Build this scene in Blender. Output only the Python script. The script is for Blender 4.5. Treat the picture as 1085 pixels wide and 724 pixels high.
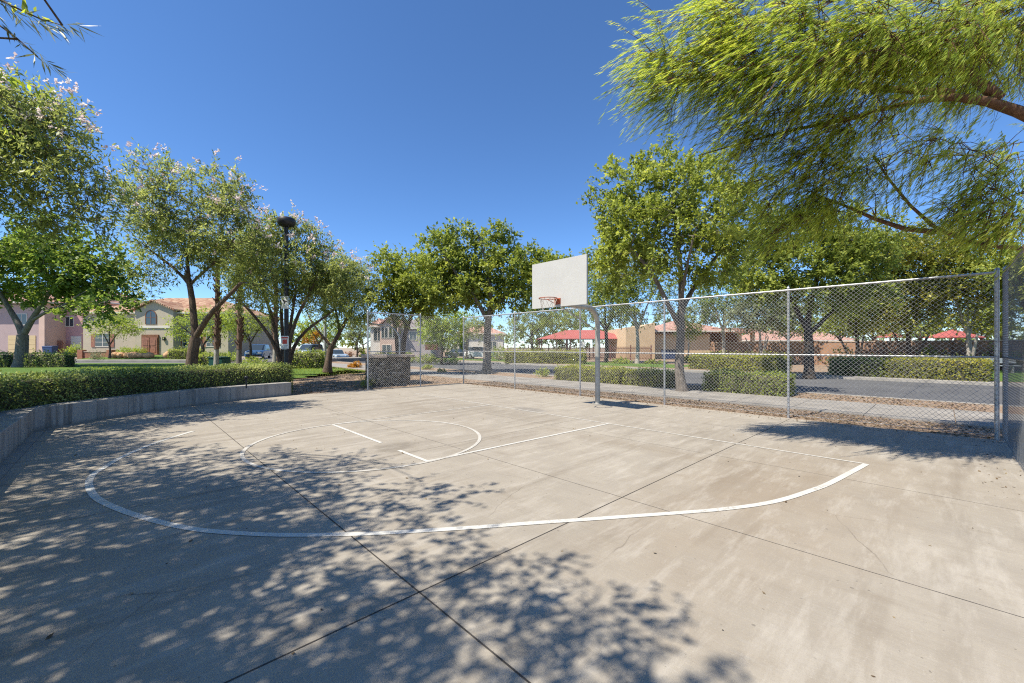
import bpy, math, random
import numpy as np
from mathutils import Vector, Matrix

# ------------------------------------------------------------------ camera, sky, sun, exposure
scene = bpy.context.scene
for o in list(bpy.data.objects):
    bpy.data.objects.remove(o, do_unlink=True)
COL = scene.collection
CAMH = 1.65
FPX, HX, HY = 435.0, 542.5, 368.0          # focal length and horizon measured in the photograph
cam_d = bpy.data.cameras.new('camera')
cam_d.sensor_width = 36.0
cam_d.lens = 36.0 * FPX / 1085.0
cam_d.shift_y = (HY - 362.0) / 1085.0
cam_d.clip_start = 0.05
cam_d.clip_end = 2000
cam = bpy.data.objects.new('camera', cam_d)
cam.location = (0, 0, CAMH)
cam.rotation_euler = (math.radians(90), 0, 0)
COL.objects.link(cam)
scene.camera = cam

SUN_DIR = Vector((-.567, -.347, 1.0)).normalized()
SUN_EL = math.asin(SUN_DIR.z)
SUN_AZ = math.atan2(SUN_DIR.x, SUN_DIR.y)
world = bpy.data.worlds.new('World')
scene.world = world
world.use_nodes = True
wn = world.node_tree
sky = wn.nodes.new('ShaderNodeTexSky')
sky.sky_type = 'NISHITA'
sky.sun_disc = False
sky.sun_elevation = SUN_EL
sky.sun_rotation = SUN_AZ
sky.altitude = 2000
sky.air_density = 1.0
sky.dust_density = 0.0
sky.ozone_density = 8.0
bg = wn.nodes['Background']
bg.inputs['Strength'].default_value = 0.122
sat = wn.nodes.new('ShaderNodeHueSaturation')      # a dry desert sky: a little purer blue than the model gives
sat.inputs['Saturation'].default_value = 1.06
wn.links.new(sky.outputs[0], sat.inputs['Color'])
wn.links.new(sat.outputs[0], bg.inputs[0])
sun_d = bpy.data.lights.new('sun', 'SUN')
sun_d.energy = 4.8
sun_d.angle = math.radians(0.53)
sun_d.color = (1.0, 0.93, 0.80)
sun = bpy.data.objects.new('sun', sun_d)
sun.rotation_euler = SUN_DIR.to_track_quat('Z', 'Y').to_euler()
sun.location = (0, 0, 40)
COL.objects.link(sun)
scene.view_settings.view_transform = 'Standard'
scene.view_settings.look = 'None'
scene.view_settings.exposure = 0.8
scene.view_settings.gamma = 1.0
scene.render.engine = 'CYCLES'
scene.cycles.use_denoising = False
scene.cycles.filter_width = 1.15
scene.cycles.max_bounces = 6
scene.cycles.transparent_max_bounces = 8
scene.cycles.sample_clamp_indirect = 6.0

# ------------------------------------------------------------------ court frame
YAW = 0.81
CS, SN = math.cos(YAW), math.sin(YAW)
OX, OY = 2.0854, 8.8502
def W(u, v, z=0.0):
    """court coordinates (u along the baseline to the right, v from the baseline into the court) to world"""
    return Vector((OX + u*CS - v*SN, OY - u*SN - v*CS, z))
def P(px, py, Z):
    """the point that the photograph shows at px, py if it stands Z metres in front of the camera"""
    return Vector(((px-HX)/FPX*Z, Z, CAMH + (HY-py)/FPX*Z))

# ------------------------------------------------------------------ object helpers
def tag(o, label=None, cat=None, group=None, kind=None):
    if label: o['label'] = label
    if cat: o['category'] = cat
    if group: o['group'] = group
    if kind: o['kind'] = kind
    return o
def thing(name, label, cat, loc=(0, 0, 0), rot=0.0, group=None):
    o = bpy.data.objects.new(name, None)
    o.empty_display_size = 0.3
    COL.objects.link(o)
    o.location = loc
    o.rotation_euler = (0, 0, rot)
    return tag(o, label, cat, group)
def copy_tree(o, parent=None):
    c = o.copy(); COL.objects.link(c); c.parent = parent
    for ch in list(o.children):
        copy_tree(ch, c)
    return c
def mesh_np(name, V, quads, mats, parent=None, tint=None, smooth=False, fmat=None, k=4):
    V = np.ascontiguousarray(V, dtype=np.float32).reshape(-1, 3)
    F = np.ascontiguousarray(quads, dtype=np.int32).reshape(-1, k)
    me = bpy.data.meshes.new(name)
    me.vertices.add(len(V)); me.vertices.foreach_set('co', V.ravel())
    me.loops.add(F.size); me.loops.foreach_set('vertex_index', F.ravel())
    me.polygons.add(len(F))
    me.polygons.foreach_set('loop_start', np.arange(0, F.size, k, dtype=np.int32))
    me.polygons.foreach_set('loop_total', np.full(len(F), k, dtype=np.int32))
    if smooth: me.polygons.foreach_set('use_smooth', np.ones(len(F), dtype=bool))
    for m in (mats if isinstance(mats, (list, tuple)) else [mats]): me.materials.append(m)
    if fmat is not None: me.polygons.foreach_set('material_index', np.asarray(fmat, dtype=np.int32))
    if tint is not None:
        a = me.attributes.new('tint', 'FLOAT', 'POINT')
        a.data.foreach_set('value', np.asarray(tint, dtype=np.float32))
    me.update(calc_edges=True)
    o = bpy.data.objects.new(name, me); COL.objects.link(o)
    if parent: o.parent = parent
    return o

class MB:
    """collects boxes, prisms and tubes; build() links them as one mesh object"""
    def __init__(s): s.v = []; s.f = []; s.m = []; s.sm = []
    def add(s, V, F, m=0, sm=False):
        b = len(s.v); s.v += [tuple(p) for p in V]
        for f in F:
            s.f.append(tuple(b+i for i in f)); s.m.append(m); s.sm.append(sm)
        return s
    def box(s, x0, x1, y0, y1, z0, z1, m=0):
        return s.add([(x0,y0,z0),(x1,y0,z0),(x1,y1,z0),(x0,y1,z0),(x0,y0,z1),(x1,y0,z1),(x1,y1,z1),(x0,y1,z1)],
              [(0,3,2,1),(4,5,6,7),(0,1,5,4),(1,2,6,5),(2,3,7,6),(3,0,4,7)], m)
    def prism(s, poly, z0, z1, m=0):
        n = len(poly)
        ar = sum(poly[i][0]*poly[(i+1)%n][1]-poly[(i+1)%n][0]*poly[i][1] for i in range(n))
        if ar < 0: poly = poly[::-1]
        V = [(p[0],p[1],z0) for p in poly]+[(p[0],p[1],z1) for p in poly]
        F = [tuple(range(n))[::-1], tuple(range(n,2*n))]+[(i,(i+1)%n,n+(i+1)%n,n+i) for i in range(n)]
        return s.add(V, F, m)
    def prism_y(s, poly, y0, y1, m=0):
        """polygon in x,z extruded along y"""
        n = len(poly)
        ar = sum(poly[i][0]*poly[(i+1)%n][1]-poly[(i+1)%n][0]*poly[i][1] for i in range(n))
        if ar < 0: poly = poly[::-1]
        V = [(p[0],y0,p[1]) for p in poly]+[(p[0],y1,p[1]) for p in poly]
        F = [tuple(range(n)), tuple(range(n,2*n))[::-1]]+[(i,n+i,n+(i+1)%n,(i+1)%n) for i in range(n)]
        return s.add(V, F, m)
    def prism_x(s, poly, x0, x1, m=0):
        """polygon in y,z extruded along x"""
        n = len(poly)
        ar = sum(poly[i][0]*poly[(i+1)%n][1]-poly[(i+1)%n][0]*poly[i][1] for i in range(n))
        if ar < 0: poly = poly[::-1]
        V = [(x0,p[0],p[1]) for p in poly]+[(x1,p[0],p[1]) for p in poly]
        F = [tuple(range(n))[::-1], tuple(range(n,2*n))]+[(i,(i+1)%n,n+(i+1)%n,n+i) for i in range(n)]
        return s.add(V, F, m)
    def tube(s, path, rad, n=8, m=0, cap=True, closed=False, sm=True):
        path = [Vector(p) for p in path]; k = len(path)
        if not hasattr(rad, '__len__'): rad = [rad]*k
        V = []; N = None
        for i in range(k):
            a = path[(i-1) % k] if (closed or i > 0) else path[i]
            b = path[(i+1) % k] if (closed or i < k-1) else path[i]
            t = (b-a)
            t = t.normalized() if t.length > 1e-9 else Vector((0,0,1))
            if N is None:
                N = t.cross(Vector((0,0,1)))
                if N.length < 1e-3: N = t.cross(Vector((1,0,0)))
                N.normalize()
            else:
                N = N - t*N.dot(t)
                N = N.normalized() if N.length > 1e-6 else t.orthogonal().normalized()
            Bn = t.cross(N)
            for j in range(n):
                an = 2*math.pi*j/n
                V.append(path[i]+(N*math.cos(an)+Bn*math.sin(an))*rad[i])
        F = []
        for i in range(k if closed else k-1):
            i2 = (i+1) % k
            for j in range(n):
                j2 = (j+1) % n
                F.append((i*n+j, i*n+j2, i2*n+j2, i2*n+j))
        s.add(V, F, m, sm)
        if cap and not closed:
            s.add(V[:n], [tuple(range(n))[::-1]], m); s.add(V[-n:], [tuple(range(n))], m)
        return s
    def strip(s, pts, w, z, m=0, closed=False):
        """flat ribbon of width w along a list of 2-D points"""
        n = len(pts); L = []; R = []
        for i in range(n):
            a = pts[(i-1) % n] if (closed or i > 0) else pts[i]
            b = pts[(i+1) % n] if (closed or i < n-1) else pts[i]
            dx, dy = b[0]-a[0], b[1]-a[1]; l = math.hypot(dx, dy) or 1
            nx, ny = -dy/l*w/2, dx/l*w/2
            L.append((pts[i][0]+nx, pts[i][1]+ny, z)); R.append((pts[i][0]-nx, pts[i][1]-ny, z))
        F = [(n+i, n+(i+1) % n, (i+1) % n, i) for i in range(n if closed else n-1)]
        return s.add(L+R, F, m)
    def sphere(s, c, r, nu=12, nv=8, m=0, sz=1.0):
        V = []; F = []
        for i in range(nv+1):
            th = math.pi*i/nv
            for j in range(nu):
                ph = 2*math.pi*j/nu
                V.append((c[0]+r*math.sin(th)*math.cos(ph), c[1]+r*math.sin(th)*math.sin(ph), c[2]+sz*r*math.cos(th)))
        for i in range(nv):
            for j in range(nu):
                F.append((i*nu+j, (i+1)*nu+j, (i+1)*nu+(j+1) % nu, i*nu+(j+1) % nu))
        return s.add(V, F, m, True)
    def build(s, name, mats, parent=None, bevel=0.0, loc=None, rot=None):
        me = bpy.data.meshes.new(name)
        me.from_pydata(s.v, [], s.f)
        for m in (mats if isinstance(mats, (list, tuple)) else [mats]): me.materials.append(m)
        me.polygons.foreach_set('material_index', s.m)
        me.polygons.foreach_set('use_smooth', s.sm)
        me.update()
        o = bpy.data.objects.new(name, me); COL.objects.link(o)
        if parent: o.parent = parent
        if loc is not None: o.location = loc
        if rot is not None: o.rotation_euler = (0, 0, rot)
        if bevel:
            b = o.modifiers.new('bevel', 'BEVEL'); b.width = bevel; b.segments = 2; b.limit_method = 'ANGLE'
        return o

# ------------------------------------------------------------------ materials
class NT:
    def __init__(s, name):
        s.mat = bpy.data.materials.new(name); s.mat.use_nodes = True
        s.t = s.mat.node_tree; s.b = s.t.nodes['Principled BSDF']; s.out = s.t.nodes['Material Output']
        s.co = None
    def n(s, kind, **kw):
        x = s.t.nodes.new(kind)
        for k, v in kw.items(): setattr(x, k, v)
        return x
    def l(s, a, b): s.t.links.new(a, b)
    def coord(s):
        if s.co is None: s.co = s.n('ShaderNodeTexCoord').outputs['Object']
        return s.co
    def noise(s, scale, detail=4, rough=.55, vec=None, dist=0.0):
        x = s.n('ShaderNodeTexNoise'); x.inputs['Scale'].default_value = scale
        x.inputs['Detail'].default_value = detail; x.inputs['Roughness'].default_value = rough
        x.inputs['Distortion'].default_value = dist
        s.l(vec if vec is not None else s.coord(), x.inputs['Vector']); return x.outputs['Fac']
    def mapped(s, scale=(1,1,1), loc=(0,0,0), rot=(0,0,0)):
        x = s.n('ShaderNodeMapping'); x.inputs['Scale'].default_value = scale
        x.inputs['Location'].default_value = loc; x.inputs['Rotation'].default_value = rot
        s.l(s.coord(), x.inputs['Vector']); return x.outputs[0]
    def ramp(s, fac, stops):
        x = s.n('ShaderNodeValToRGB'); e = x.color_ramp.elements
        while len(e) < len(stops): e.new(.5)
        for i, (p, c) in enumerate(stops):
            e[i].position = p; e[i].color = (*c, 1) if len(c) == 3 else c
        s.l(fac, x.inputs['Fac']); return x.outputs['Color']
    def val(s, fac, a, b, lo=0.0, hi=1.0):
        x = s.n('ShaderNodeMapRange'); x.inputs['From Min'].default_value = a; x.inputs['From Max'].default_value = b
        x.inputs['To Min'].default_value = lo; x.inputs['To Max'].default_value = hi
        s.l(fac, x.inputs['Value']); return x.outputs[0]
    def math(s, op, a, b=None):
        x = s.n('ShaderNodeMath', operation=op)
        for i, q in enumerate((a, b)):
            if q is None: continue
            if isinstance(q, (int, float)): x.inputs[i].default_value = q
            else: s.l(q, x.inputs[i])
        return x.outputs[0]
    def mix(s, fac, a, b, mode='MIX'):
        x = s.n('ShaderNodeMix', data_type='RGBA', blend_type=mode)
        for i, q in ((0, fac), (6, a), (7, b)):
            if isinstance(q, (int, float)): x.inputs[i].default_value = q
            elif isinstance(q, (tuple, list)): x.inputs[i].default_value = (*q[:3], 1)
            else: s.l(q, x.inputs[i])
        return x.outputs[2]
    def bump(s, h, strength=.3, dist=.01):
        x = s.n('ShaderNodeBump'); x.inputs['Strength'].default_value = strength; x.inputs['Distance'].default_value = dist
        s.l(h, x.inputs['Height']); s.l(x.outputs[0], s.b.inputs['Normal']); return x
    def done(s, color=None, rough=.8, metal=0.0, spec=.4):
        if color is not None:
            if isinstance(color, (tuple, list)): s.b.inputs['Base Color'].default_value = (*color[:3], 1)
            else: s.l(color, s.b.inputs['Base Color'])
        if isinstance(rough, (int, float)): s.b.inputs['Roughness'].default_value = rough
        else: s.l(rough, s.b.inputs['Roughness'])
        s.b.inputs['Metallic'].default_value = metal
        s.b.inputs['Specular IOR Level'].default_value = spec
        return s.mat

def plain(name, c, rough=.7, metal=0.0, var=.18, scale=3.0, bump=.0, spec=.4):
    t = NT(name)
    f = t.noise(scale, 6, .6)
    lo = tuple(x*(1-var) for x in c); hi = tuple(min(1, x*(1+var)) for x in c)
    col = t.ramp(f, [(.3, lo), (.7, hi)])
    if bump: t.bump(t.noise(scale*14, 3), bump, .01)
    return t.done(col, rough, metal, spec)

def leaf_mat(name, dark, mid, light, trans=.35, rough=.45):
    t = NT(name)
    a = t.n('ShaderNodeAttribute', attribute_name='tint')
    col = t.ramp(a.outputs['Fac'], [(0.0, dark), (.5, mid), (1.0, light)])
    t.done(col, rough, 0, .35)
    tr = t.n('ShaderNodeBsdfTranslucent')
    hs = t.n('ShaderNodeHueSaturation'); hs.inputs['Value'].default_value = 1.35; hs.inputs['Saturation'].default_value = 1.1
    hs.inputs['Hue'].default_value = .49
    t.l(col, hs.inputs['Color']); t.l(hs.outputs[0], tr.inputs['Color'])
    mx = t.n('ShaderNodeMixShader'); mx.inputs[0].default_value = trans
    t.l(t.b.outputs[0], mx.inputs[1]); t.l(tr.outputs[0], mx.inputs[2]); t.l(mx.outputs[0], t.out.inputs['Surface'])
    return t.mat

def bark_mat(name, c1, c2, scale=6.0):
    t = NT(name)
    v = t.mapped((1, 1, .22))
    f = t.noise(scale, 8, .7, v, .6)
    g = t.noise(scale*5, 5, .7, v)
    col = t.mix(t.val(g, .35, .7), t.ramp(f, [(.3, c1), (.72, c2)]), tuple(x*.55 for x in c1))
    t.bump(t.math('ADD', f, g), .9, .03)
    return t.done(col, .9, 0, .2)

M = {}
def court_concrete():
    t = NT('court_concrete')
    co = t.coord()
    sep = t.n('ShaderNodeSeparateXYZ'); t.l(co, sep.inputs[0])
    X, Y = sep.outputs[0], sep.outputs[1]               # local: x = u, y = -v
    big = t.noise(.35, 5, .6); med = t.noise(1.7, 7, .65); fine = t.noise(38, 4, .6); spk = t.noise(160, 2, .5)
    col = t.ramp(big, [(.28, (0.258, 0.223, 0.176)), (.5, (0.308, 0.269, 0.216)), (.72, (0.354, 0.316, 0.258))])
    col = t.mix(t.val(med, .42, .72, 0, .65), col, (0.223, 0.194, 0.158))
    # brushed finish across the slab
    br = t.noise(9, 4, .6, t.mapped((.35, 6.0, 1)))
    col = t.mix(t.val(br, .3, .7, 0, .3), col, (0.347, 0.327, 0.296))
    # rinse streaks running along v across the key
    st = t.noise(1.4, 5, .62, t.mapped((1.9, .22, 1), (3.1, .4, 0), (0, 0, .18)))
    col = t.mix(t.val(st, .53, .7, 0, .65), col, (0.173, 0.142, 0.108))
    st2 = t.noise(2.2, 5, .6, t.mapped((.5, 1.5, 1), (1.3, 5.2, 0), (0, 0, -.5)))
    col = t.mix(t.val(st2, .56, .74, 0, .45), col, (0.193, 0.158, 0.119))
    def blob(cx, cy, rx, ry, colr, amt, soft=.5, wob=.55, ns=2.2):
        dx = t.math('DIVIDE', t.math('SUBTRACT', X, cx), rx); dy = t.math('DIVIDE', t.math('SUBTRACT', Y, cy), ry)
        d = t.math('SQRT', t.math('ADD', t.math('MULTIPLY', dx, dx), t.math('MULTIPLY', dy, dy)))
        d = t.math('ADD', d, t.math('MULTIPLY', t.math('SUBTRACT', t.noise(ns, 5, .65), .5), wob*2))
        return t.mix(t.val(d, 1+soft/2, 1-soft, 0, amt), col, colr)
    col = blob(-1.3, -4.33, .3, .36, (0.154, 0.131, 0.104), .7, .5, 1.1, 3.4)      # patched spot on the free throw line
    col = blob(-2.55, -.7+.9, .55, .28, (0.185, 0.169, 0.150), .75, .25, .3)           # damp spot by the baseline
    col = blob(-3.2, -.6, 2.2, .45, (0.200, 0.169, 0.131), .55, .8, .5)
    col = blob(-4.6, -1.8, 2.0, .55, (0.208, 0.173, 0.131), .5, .8, .6)
    col = blob(-1.0, -2.4, 1.7, .35, (0.223, 0.185, 0.142), .35, .9, .7)
    col = blob(3.6, -2.2, 1.0, 2.6, (0.231, 0.173, 0.115), .6, .9, .7)                  # tan stain on the right
    col = blob(1.6, -1.4, 2.2, .3, (0.208, 0.166, 0.119), .5, .9, .7)
    col = blob(4.6, -.2, .9, 1.2, (0.231, 0.181, 0.127), .4, .9, .7)
    # little dark pits and marks
    pit = t.noise(23, 2, .4)
    col = t.mix(t.val(pit, .735, .76, 0, .6), col, (0.092, 0.077, 0.065))
    col = t.mix(t.val(fine, .3, .75, 0, .25), col, (0.231, 0.216, 0.193))
    # trowel swirls, speckle and hairline crazing
    sw = t.noise(4.5, 7, .72, t.mapped((.7, 1.3, 1), (0, 0, 0), (0, 0, .25)), .15)
    col = t.mix(t.val(sw, .46, .66, 0, .26), col, (.235, .205, .165))
    sw2 = t.noise(3.4, 7, .72, t.mapped((1.5, .3, 1), (7, 3, 0), (0, 0, .1)), .1)
    col = t.mix(t.val(sw2, .5, .68, 0, .5), col, (.42, .385, .335))
    col = t.mix(t.val(spk, .58, .72, 0, .5), col, (.2, .175, .145))
    col = t.mix(t.val(t.noise(75, 3, .6), .6, .75, 0, .4), col, (.46, .43, .38))
    vc = t.n('ShaderNodeTexVoronoi', feature='DISTANCE_TO_EDGE'); vc.inputs['Scale'].default_value = .55
    wv = t.n('ShaderNodeMixRGB'); wv.inputs[0].default_value = .12
    nz = t.n('ShaderNodeTexNoise'); nz.inputs['Scale'].default_value = 3.0; nz.inputs['Detail'].default_value = 6
    t.l(t.coord(), nz.inputs['Vector']); t.l(t.coord(), wv.inputs[1]); t.l(nz.outputs['Color'], wv.inputs[2]); t.l(wv.outputs[0], vc.inputs['Vector'])
    hair = t.math('MULTIPLY', t.val(vc.outputs['Distance'], .0, .0035, 1, 0), t.val(t.noise(.6, 3), .5, .62))
    col = t.mix(t.math('MULTIPLY', hair, .6), col, (.12, .1, .08))
    t.bump(t.math('ADD', t.math('MULTIPLY', fine, .7), t.math('MULTIPLY', spk, .5)), .25, .006)
    return t.done(col, .88, 0, .25)
M['court'] = court_concrete()

def wall_concrete():
    t = NT('wall_concrete')
    big = t.noise(1.2, 5, .6)
    col = t.ramp(big, [(.3, (.27, .255, .235)), (.7, (.38, .36, .33))])
    st = t.noise(5, 5, .65, t.mapped((1, 1, .08)))
    col = t.mix(t.val(st, .48, .72, 0, .7), col, (.15, .14, .13))
    col = t.mix(t.val(t.noise(26, 4), .55, .75, 0, .4), col, (.2, .19, .175))
    st3 = t.noise(2.3, 6, .7, t.mapped((1, 1, .05), (3, 1, 0)))
    col = t.mix(t.val(st3, .54, .62, 0, .6), col, (.10, .092, .082))
    st4 = t.noise(3.7, 5, .7, t.mapped((1, 1, .07), (9, 4, 0)))
    col = t.mix(t.val(st4, .6, .7, 0, .55), col, (.46, .44, .41))
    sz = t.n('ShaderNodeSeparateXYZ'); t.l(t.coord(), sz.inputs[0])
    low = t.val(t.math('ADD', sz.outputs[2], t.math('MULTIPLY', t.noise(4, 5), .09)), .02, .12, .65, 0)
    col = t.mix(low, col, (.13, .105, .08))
    t.bump(t.noise(60, 4), .3, .006)
    return t.done(col, .9, 0, .25)
M['wall_concrete'] = wall_concrete()

def gravel():
    t = NT('gravel_mulch')
    v = t.n('ShaderNodeTexVoronoi'); v.inputs['Scale'].default_value = 26
    t.l(t.coord(), v.inputs['Vector'])
    big = t.noise(.5, 5, .6)
    c = t.ramp(v.outputs['Color'], [(.1, (.16, .105, .07)), (.45, (.30, .215, .15)), (.8, (.40, .31, .225)), (1, (.5, .42, .33))])
    c = t.mix(t.val(big, .4, .65, 0, .55), c, (.25, .165, .11))
    c = t.mix(t.val(t.noise(5, 6, .7), .55, .7, 0, .6), c, (.14, .1, .07))
    t.bump(v.outputs['Distance'], .9, .03)
    return t.done(c, .95, 0, .2)
M['gravel'] = gravel()

def asphalt():
    t = NT('asphalt')
    f = t.noise(.5, 5, .6); g = t.noise(90, 3)
    c = t.ramp(f, [(.3, (.075, .075, .08)), (.7, (.115, .115, .118))])
    c = t.mix(t.val(g, .5, .8, 0, .5), c, (.2, .2, .195))
    t.bump(g, .4, .01)
    return t.done(c, .9, 0, .3)
M['asphalt'] = asphalt()
M['sidewalk'] = plain('sidewalk_concrete', (.25, .23, .205), .88, 0, .25, 1.3, .2)
M['kerb'] = plain('kerb_concrete', (.29, .27, .24), .88, 0, .22, 2, .2)
def lawn():
    t = NT('lawn_grass')
    f = t.noise(.7, 6, .65); g = t.noise(45, 3, .6)
    c = t.ramp(f, [(.3, (.075, .14, .022)), (.7, (.14, .215, .04))])
    c = t.mix(t.val(g, .4, .75, 0, .6), c, (.05, .1, .015))
    t.bump(g, .8, .05)
    return t.done(c, .9, 0, .2)
M['lawn'] = lawn()
M['dirt'] = plain('dry_dirt', (.30, .24, .17), .95, 0, .25, .6, .3)
def paint():
    t = NT('court_paint')
    f = t.noise(30, 5, .7); g = t.noise(2.2, 5, .65)
    wear = t.math('MULTIPLY', t.val(f, .46, .62), t.val(g, .42, .66))
    c = t.mix(wear, (.50, .485, .45), (.29, .265, .225))
    return t.done(c, .75, 0, .3)
M['paint'] = paint()
def faded():
    t = NT('faded_court_paint')
    f = t.noise(22, 5, .7); g = t.noise(1.3, 4, .65)
    wear = t.math('ADD', t.val(f, .5, .72), t.val(g, .46, .66, 0, .5))
    c = t.mix(wear, (.47, .45, .41), (.29, .26, .22))
    return t.done(c, .8, 0, .3)
M['paint_faded'] = faded()
M['joint'] = plain('joint_filler', (.055, .048, .042), .9, 0, .4, 5)
M['crack'] = plain('thin_joint_dirt', (.19, .165, .14), .9, 0, .35, 4)
def galv(name, c=.55, rough=.42):
    t = NT(name)
    f = t.noise(9, 5, .65)
    col = t.ramp(f, [(.3, (c*.8, c*.81, c*.82)), (.7, (c*1.1, c*1.1, c*1.1))])
    return t.done(col, t.val(t.noise(20, 3), .3, .7, rough-.08, rough+.15), .75, .5)
M['galv'] = galv('galvanised_steel', .46, .5)
M['wire'] = galv('galvanised_wire', .40, .5)
M['wire_dark'] = plain('dull_grey_wire', (.16, .165, .165), .6, .3, .2, 6)
M['galv_old'] = plain('weathered_pole_steel', (.42, .40, .36), .5, .55, .22, 5)
def board():
    t = NT('white_backboard_paint')
    c = t.ramp(t.noise(2.2, 5, .6), [(.3, (.415, .413, .398)), (.7, (.445, .443, .427))])
    c = t.mix(t.val(t.noise(6.5, 3, .5), .62, .7, 0, .2), c, (.38, .37, .35))
    c = t.mix(t.val(t.noise(2.6, 6, .7, t.mapped((2.2, 1, .35))), .58, .75, 0, .22), c, (.38, .35, .31))
    c = t.mix(t.val(t.noise(31, 2, .5), .7, .74, 0, .35), c, (.28, .25, .2))
    return t.done(c, .55, 0, .35)
M['board'] = board()
M['rim'] = plain('rusty_orange_rim', (.36, .095, .045), .6, .2, .4, 14)
M['chain'] = plain('old_net_cord', (.55, .5, .44), .8, 0, .2, 9)
M['black'] = plain('black_pole_paint', (.022, .022, .024), .45, 0, .3, 4)
M['bark_grey'] = bark_mat('grey_bark', (.16, .135, .115), (.33, .29, .25))
M['bark_brown'] = bark_mat('brown_bark', (.10, .07, .05), (.24, .175, .13))
M['bark_dark'] = bark_mat('dark_bark', (.06, .048, .04), (.15, .12, .1))
M['bark_pale'] = bark_mat('pale_bark', (.36, .32, .27), (.6, .55, .48))
M['bark_red'] = bark_mat('reddish_bark', (.13, .07, .042), (.27, .16, .1))
M['palm_bark'] = bark_mat('palm_husk', (.13, .075, .05), (.34, .23, .17), 9)
M['leaf_ash'] = leaf_mat('ash_leaf', (.17, .21, .045), (.29, .35, .07), (.46, .50, .12), .5)
M['leaf_deep'] = leaf_mat('deep_green_leaf', (.10, .15, .035), (.18, .26, .055), (.34, .41, .095), .5)
M['leaf_mid'] = leaf_mat('mid_green_leaf', (.14, .18, .04), (.25, .31, .065), (.42, .46, .11), .5)
M['leaf_willow'] = leaf_mat('grey_green_leaf', (.155, .19, .06), (.26, .31, .09), (.42, .46, .16), .5)
M['leaf_mesq'] = leaf_mat('feathery_leaf', (.21, .30, .06), (.37, .45, .085), (.56, .59, .13), .6)
M['leaf_lime'] = leaf_mat('lime_leaf', (.19, .26, .04), (.32, .41, .07), (.46, .52, .11), .45)
M['leaf_yellow'] = leaf_mat('yellow_green_leaf', (.14, .17, .04), (.28, .30, .06), (.50, .45, .09), .48)
M['leaf_olive'] = leaf_mat('olive_leaf', (.12, .145, .075), (.2, .23, .12), (.3, .33, .19), .35)
M['leaf_hedge'] = leaf_mat('hedge_leaf', (.11, .145, .045), (.22, .275, .07), (.46, .50, .18), .4)
M['leaf_hedge_lit'] = leaf_mat('sunlit_yellow_hedge_leaf', (.16, .17, .03), (.30, .33, .05), (.46, .46, .07), .4)  # yellow leaf colour brightened to stand in for sun on the hedges
M['leaf_orange'] = leaf_mat('orange_leaf', (.30, .14, .03), (.48, .24, .035), (.6, .38, .06), .35)
M['leaf_rust'] = leaf_mat('rusty_leaf', (.18, .08, .045), (.30, .16, .09), (.40, .26, .15), .3)
M['blossom'] = leaf_mat('pale_pink_blossom', (.55, .42, .42), (.72, .62, .6), (.82, .78, .74), .35)
M['core'] = plain('hedge_twigs', (.06, .058, .034), .95, 0, .5, 9, .4)
M['litter'] = leaf_mat('fallen_leaf', (.05, .035, .022), (.13, .085, .045), (.26, .2, .11), .1, .8)
def stucco(name, c): return plain(name, c, .92, 0, .06, 1.1, .15, .2)
M['cream'] = stucco('cream_stucco', (0.46, 0.40, 0.30))
M['cream2'] = stucco('pale_stucco', (0.51, 0.47, 0.39))
M['pink'] = stucco('pink_stucco', (.52, .31, .30))
M['mauve'] = stucco('mauve_stucco', (.40, .31, .30))
M['beige'] = stucco('beige_stucco', (.58, .43, .27))
M['rose'] = stucco('rose_stucco', (.58, .42, .34))
M['greyst'] = stucco('grey_stucco', (.37, .33, .33))
M['white_st'] = stucco('white_stucco', (0.59, 0.57, 0.52))
M['tan_door'] = plain('tan_garage_door', (.55, .43, .24), .7, 0, .06, 2)
M['trim'] = plain('pale_trim', (.66, .62, .54), .8, 0, .06, 3)
def wood(name, c): return plain(name, c, .6, 0, .35, 6)
M['wood'] = wood('brown_wood', (.2, .085, .04))
M['wood_red'] = wood('red_brown_wood', (.29, .13, .085))
def tile(name, c1, c2):
    t = NT(name)
    v = t.n('ShaderNodeTexVoronoi'); v.inputs['Scale'].default_value = 2.6
    t.l(t.mapped((1, .5, 1)), v.inputs['Vector'])
    w = t.n('ShaderNodeTexWave', wave_type='BANDS', bands_direction='X'); w.inputs['Scale'].default_value = 1.5
    t.l(t.coord(), w.inputs['Vector'])
    c = t.ramp(v.outputs['Color'], [(.1, c1), (.9, c2)])
    t.bump(w.outputs['Fac'], 1.0, .08)
    return t.done(c, .85, 0, .2)
M['tile'] = tile('clay_tile', (.30, .15, .095), (.52, .36, .24))
M['tile_pink'] = tile('pink_tile', (.42, .22, .17), (.56, .36, .28))
M['tile_grey'] = tile('grey_tile', (.2, .17, .17), (.3, .27, .26))
def glass():
    t = NT('window_glass')
    t.done((.035, .05, .065), .06, 0, .8); return t.mat
M['glass'] = glass()
M['red_canopy'] = plain('red_canopy_cloth', (.36, .095, .08), .8, 0, .08, 2)
M['rust_iron'] = plain('rust_red_iron', (.17, .07, .05), .7, .1, .3, 5)
M['blue'] = plain('blue_plastic', (.025, .06, .16), .5, 0, .15, 3)
M['green_box'] = plain('green_enclosure', (.01, .06, .045), .5, 0, .15, 3)
M['sign'] = plain('white_sign_face', (.75, .75, .73), .5, 0, .04, 4)
M['ink'] = plain('black_ink', (.03, .03, .03), .6, 0, .1, 4)
M['ink_grey'] = plain('grey_ink', (.3, .3, .3), .6, 0, .1, 4)
M['ink_red'] = plain('red_ink', (.5, .06, .05), .6, 0, .1, 4)
M['car_blue'] = plain('blue_car_paint', (.04, .11, .26), .28, .2, .05, 1, 0, .6)
M['car_silver'] = plain('pale_blue_car_paint', (.36, .45, .55), .28, .3, .05, 1, 0, .6)
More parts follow.
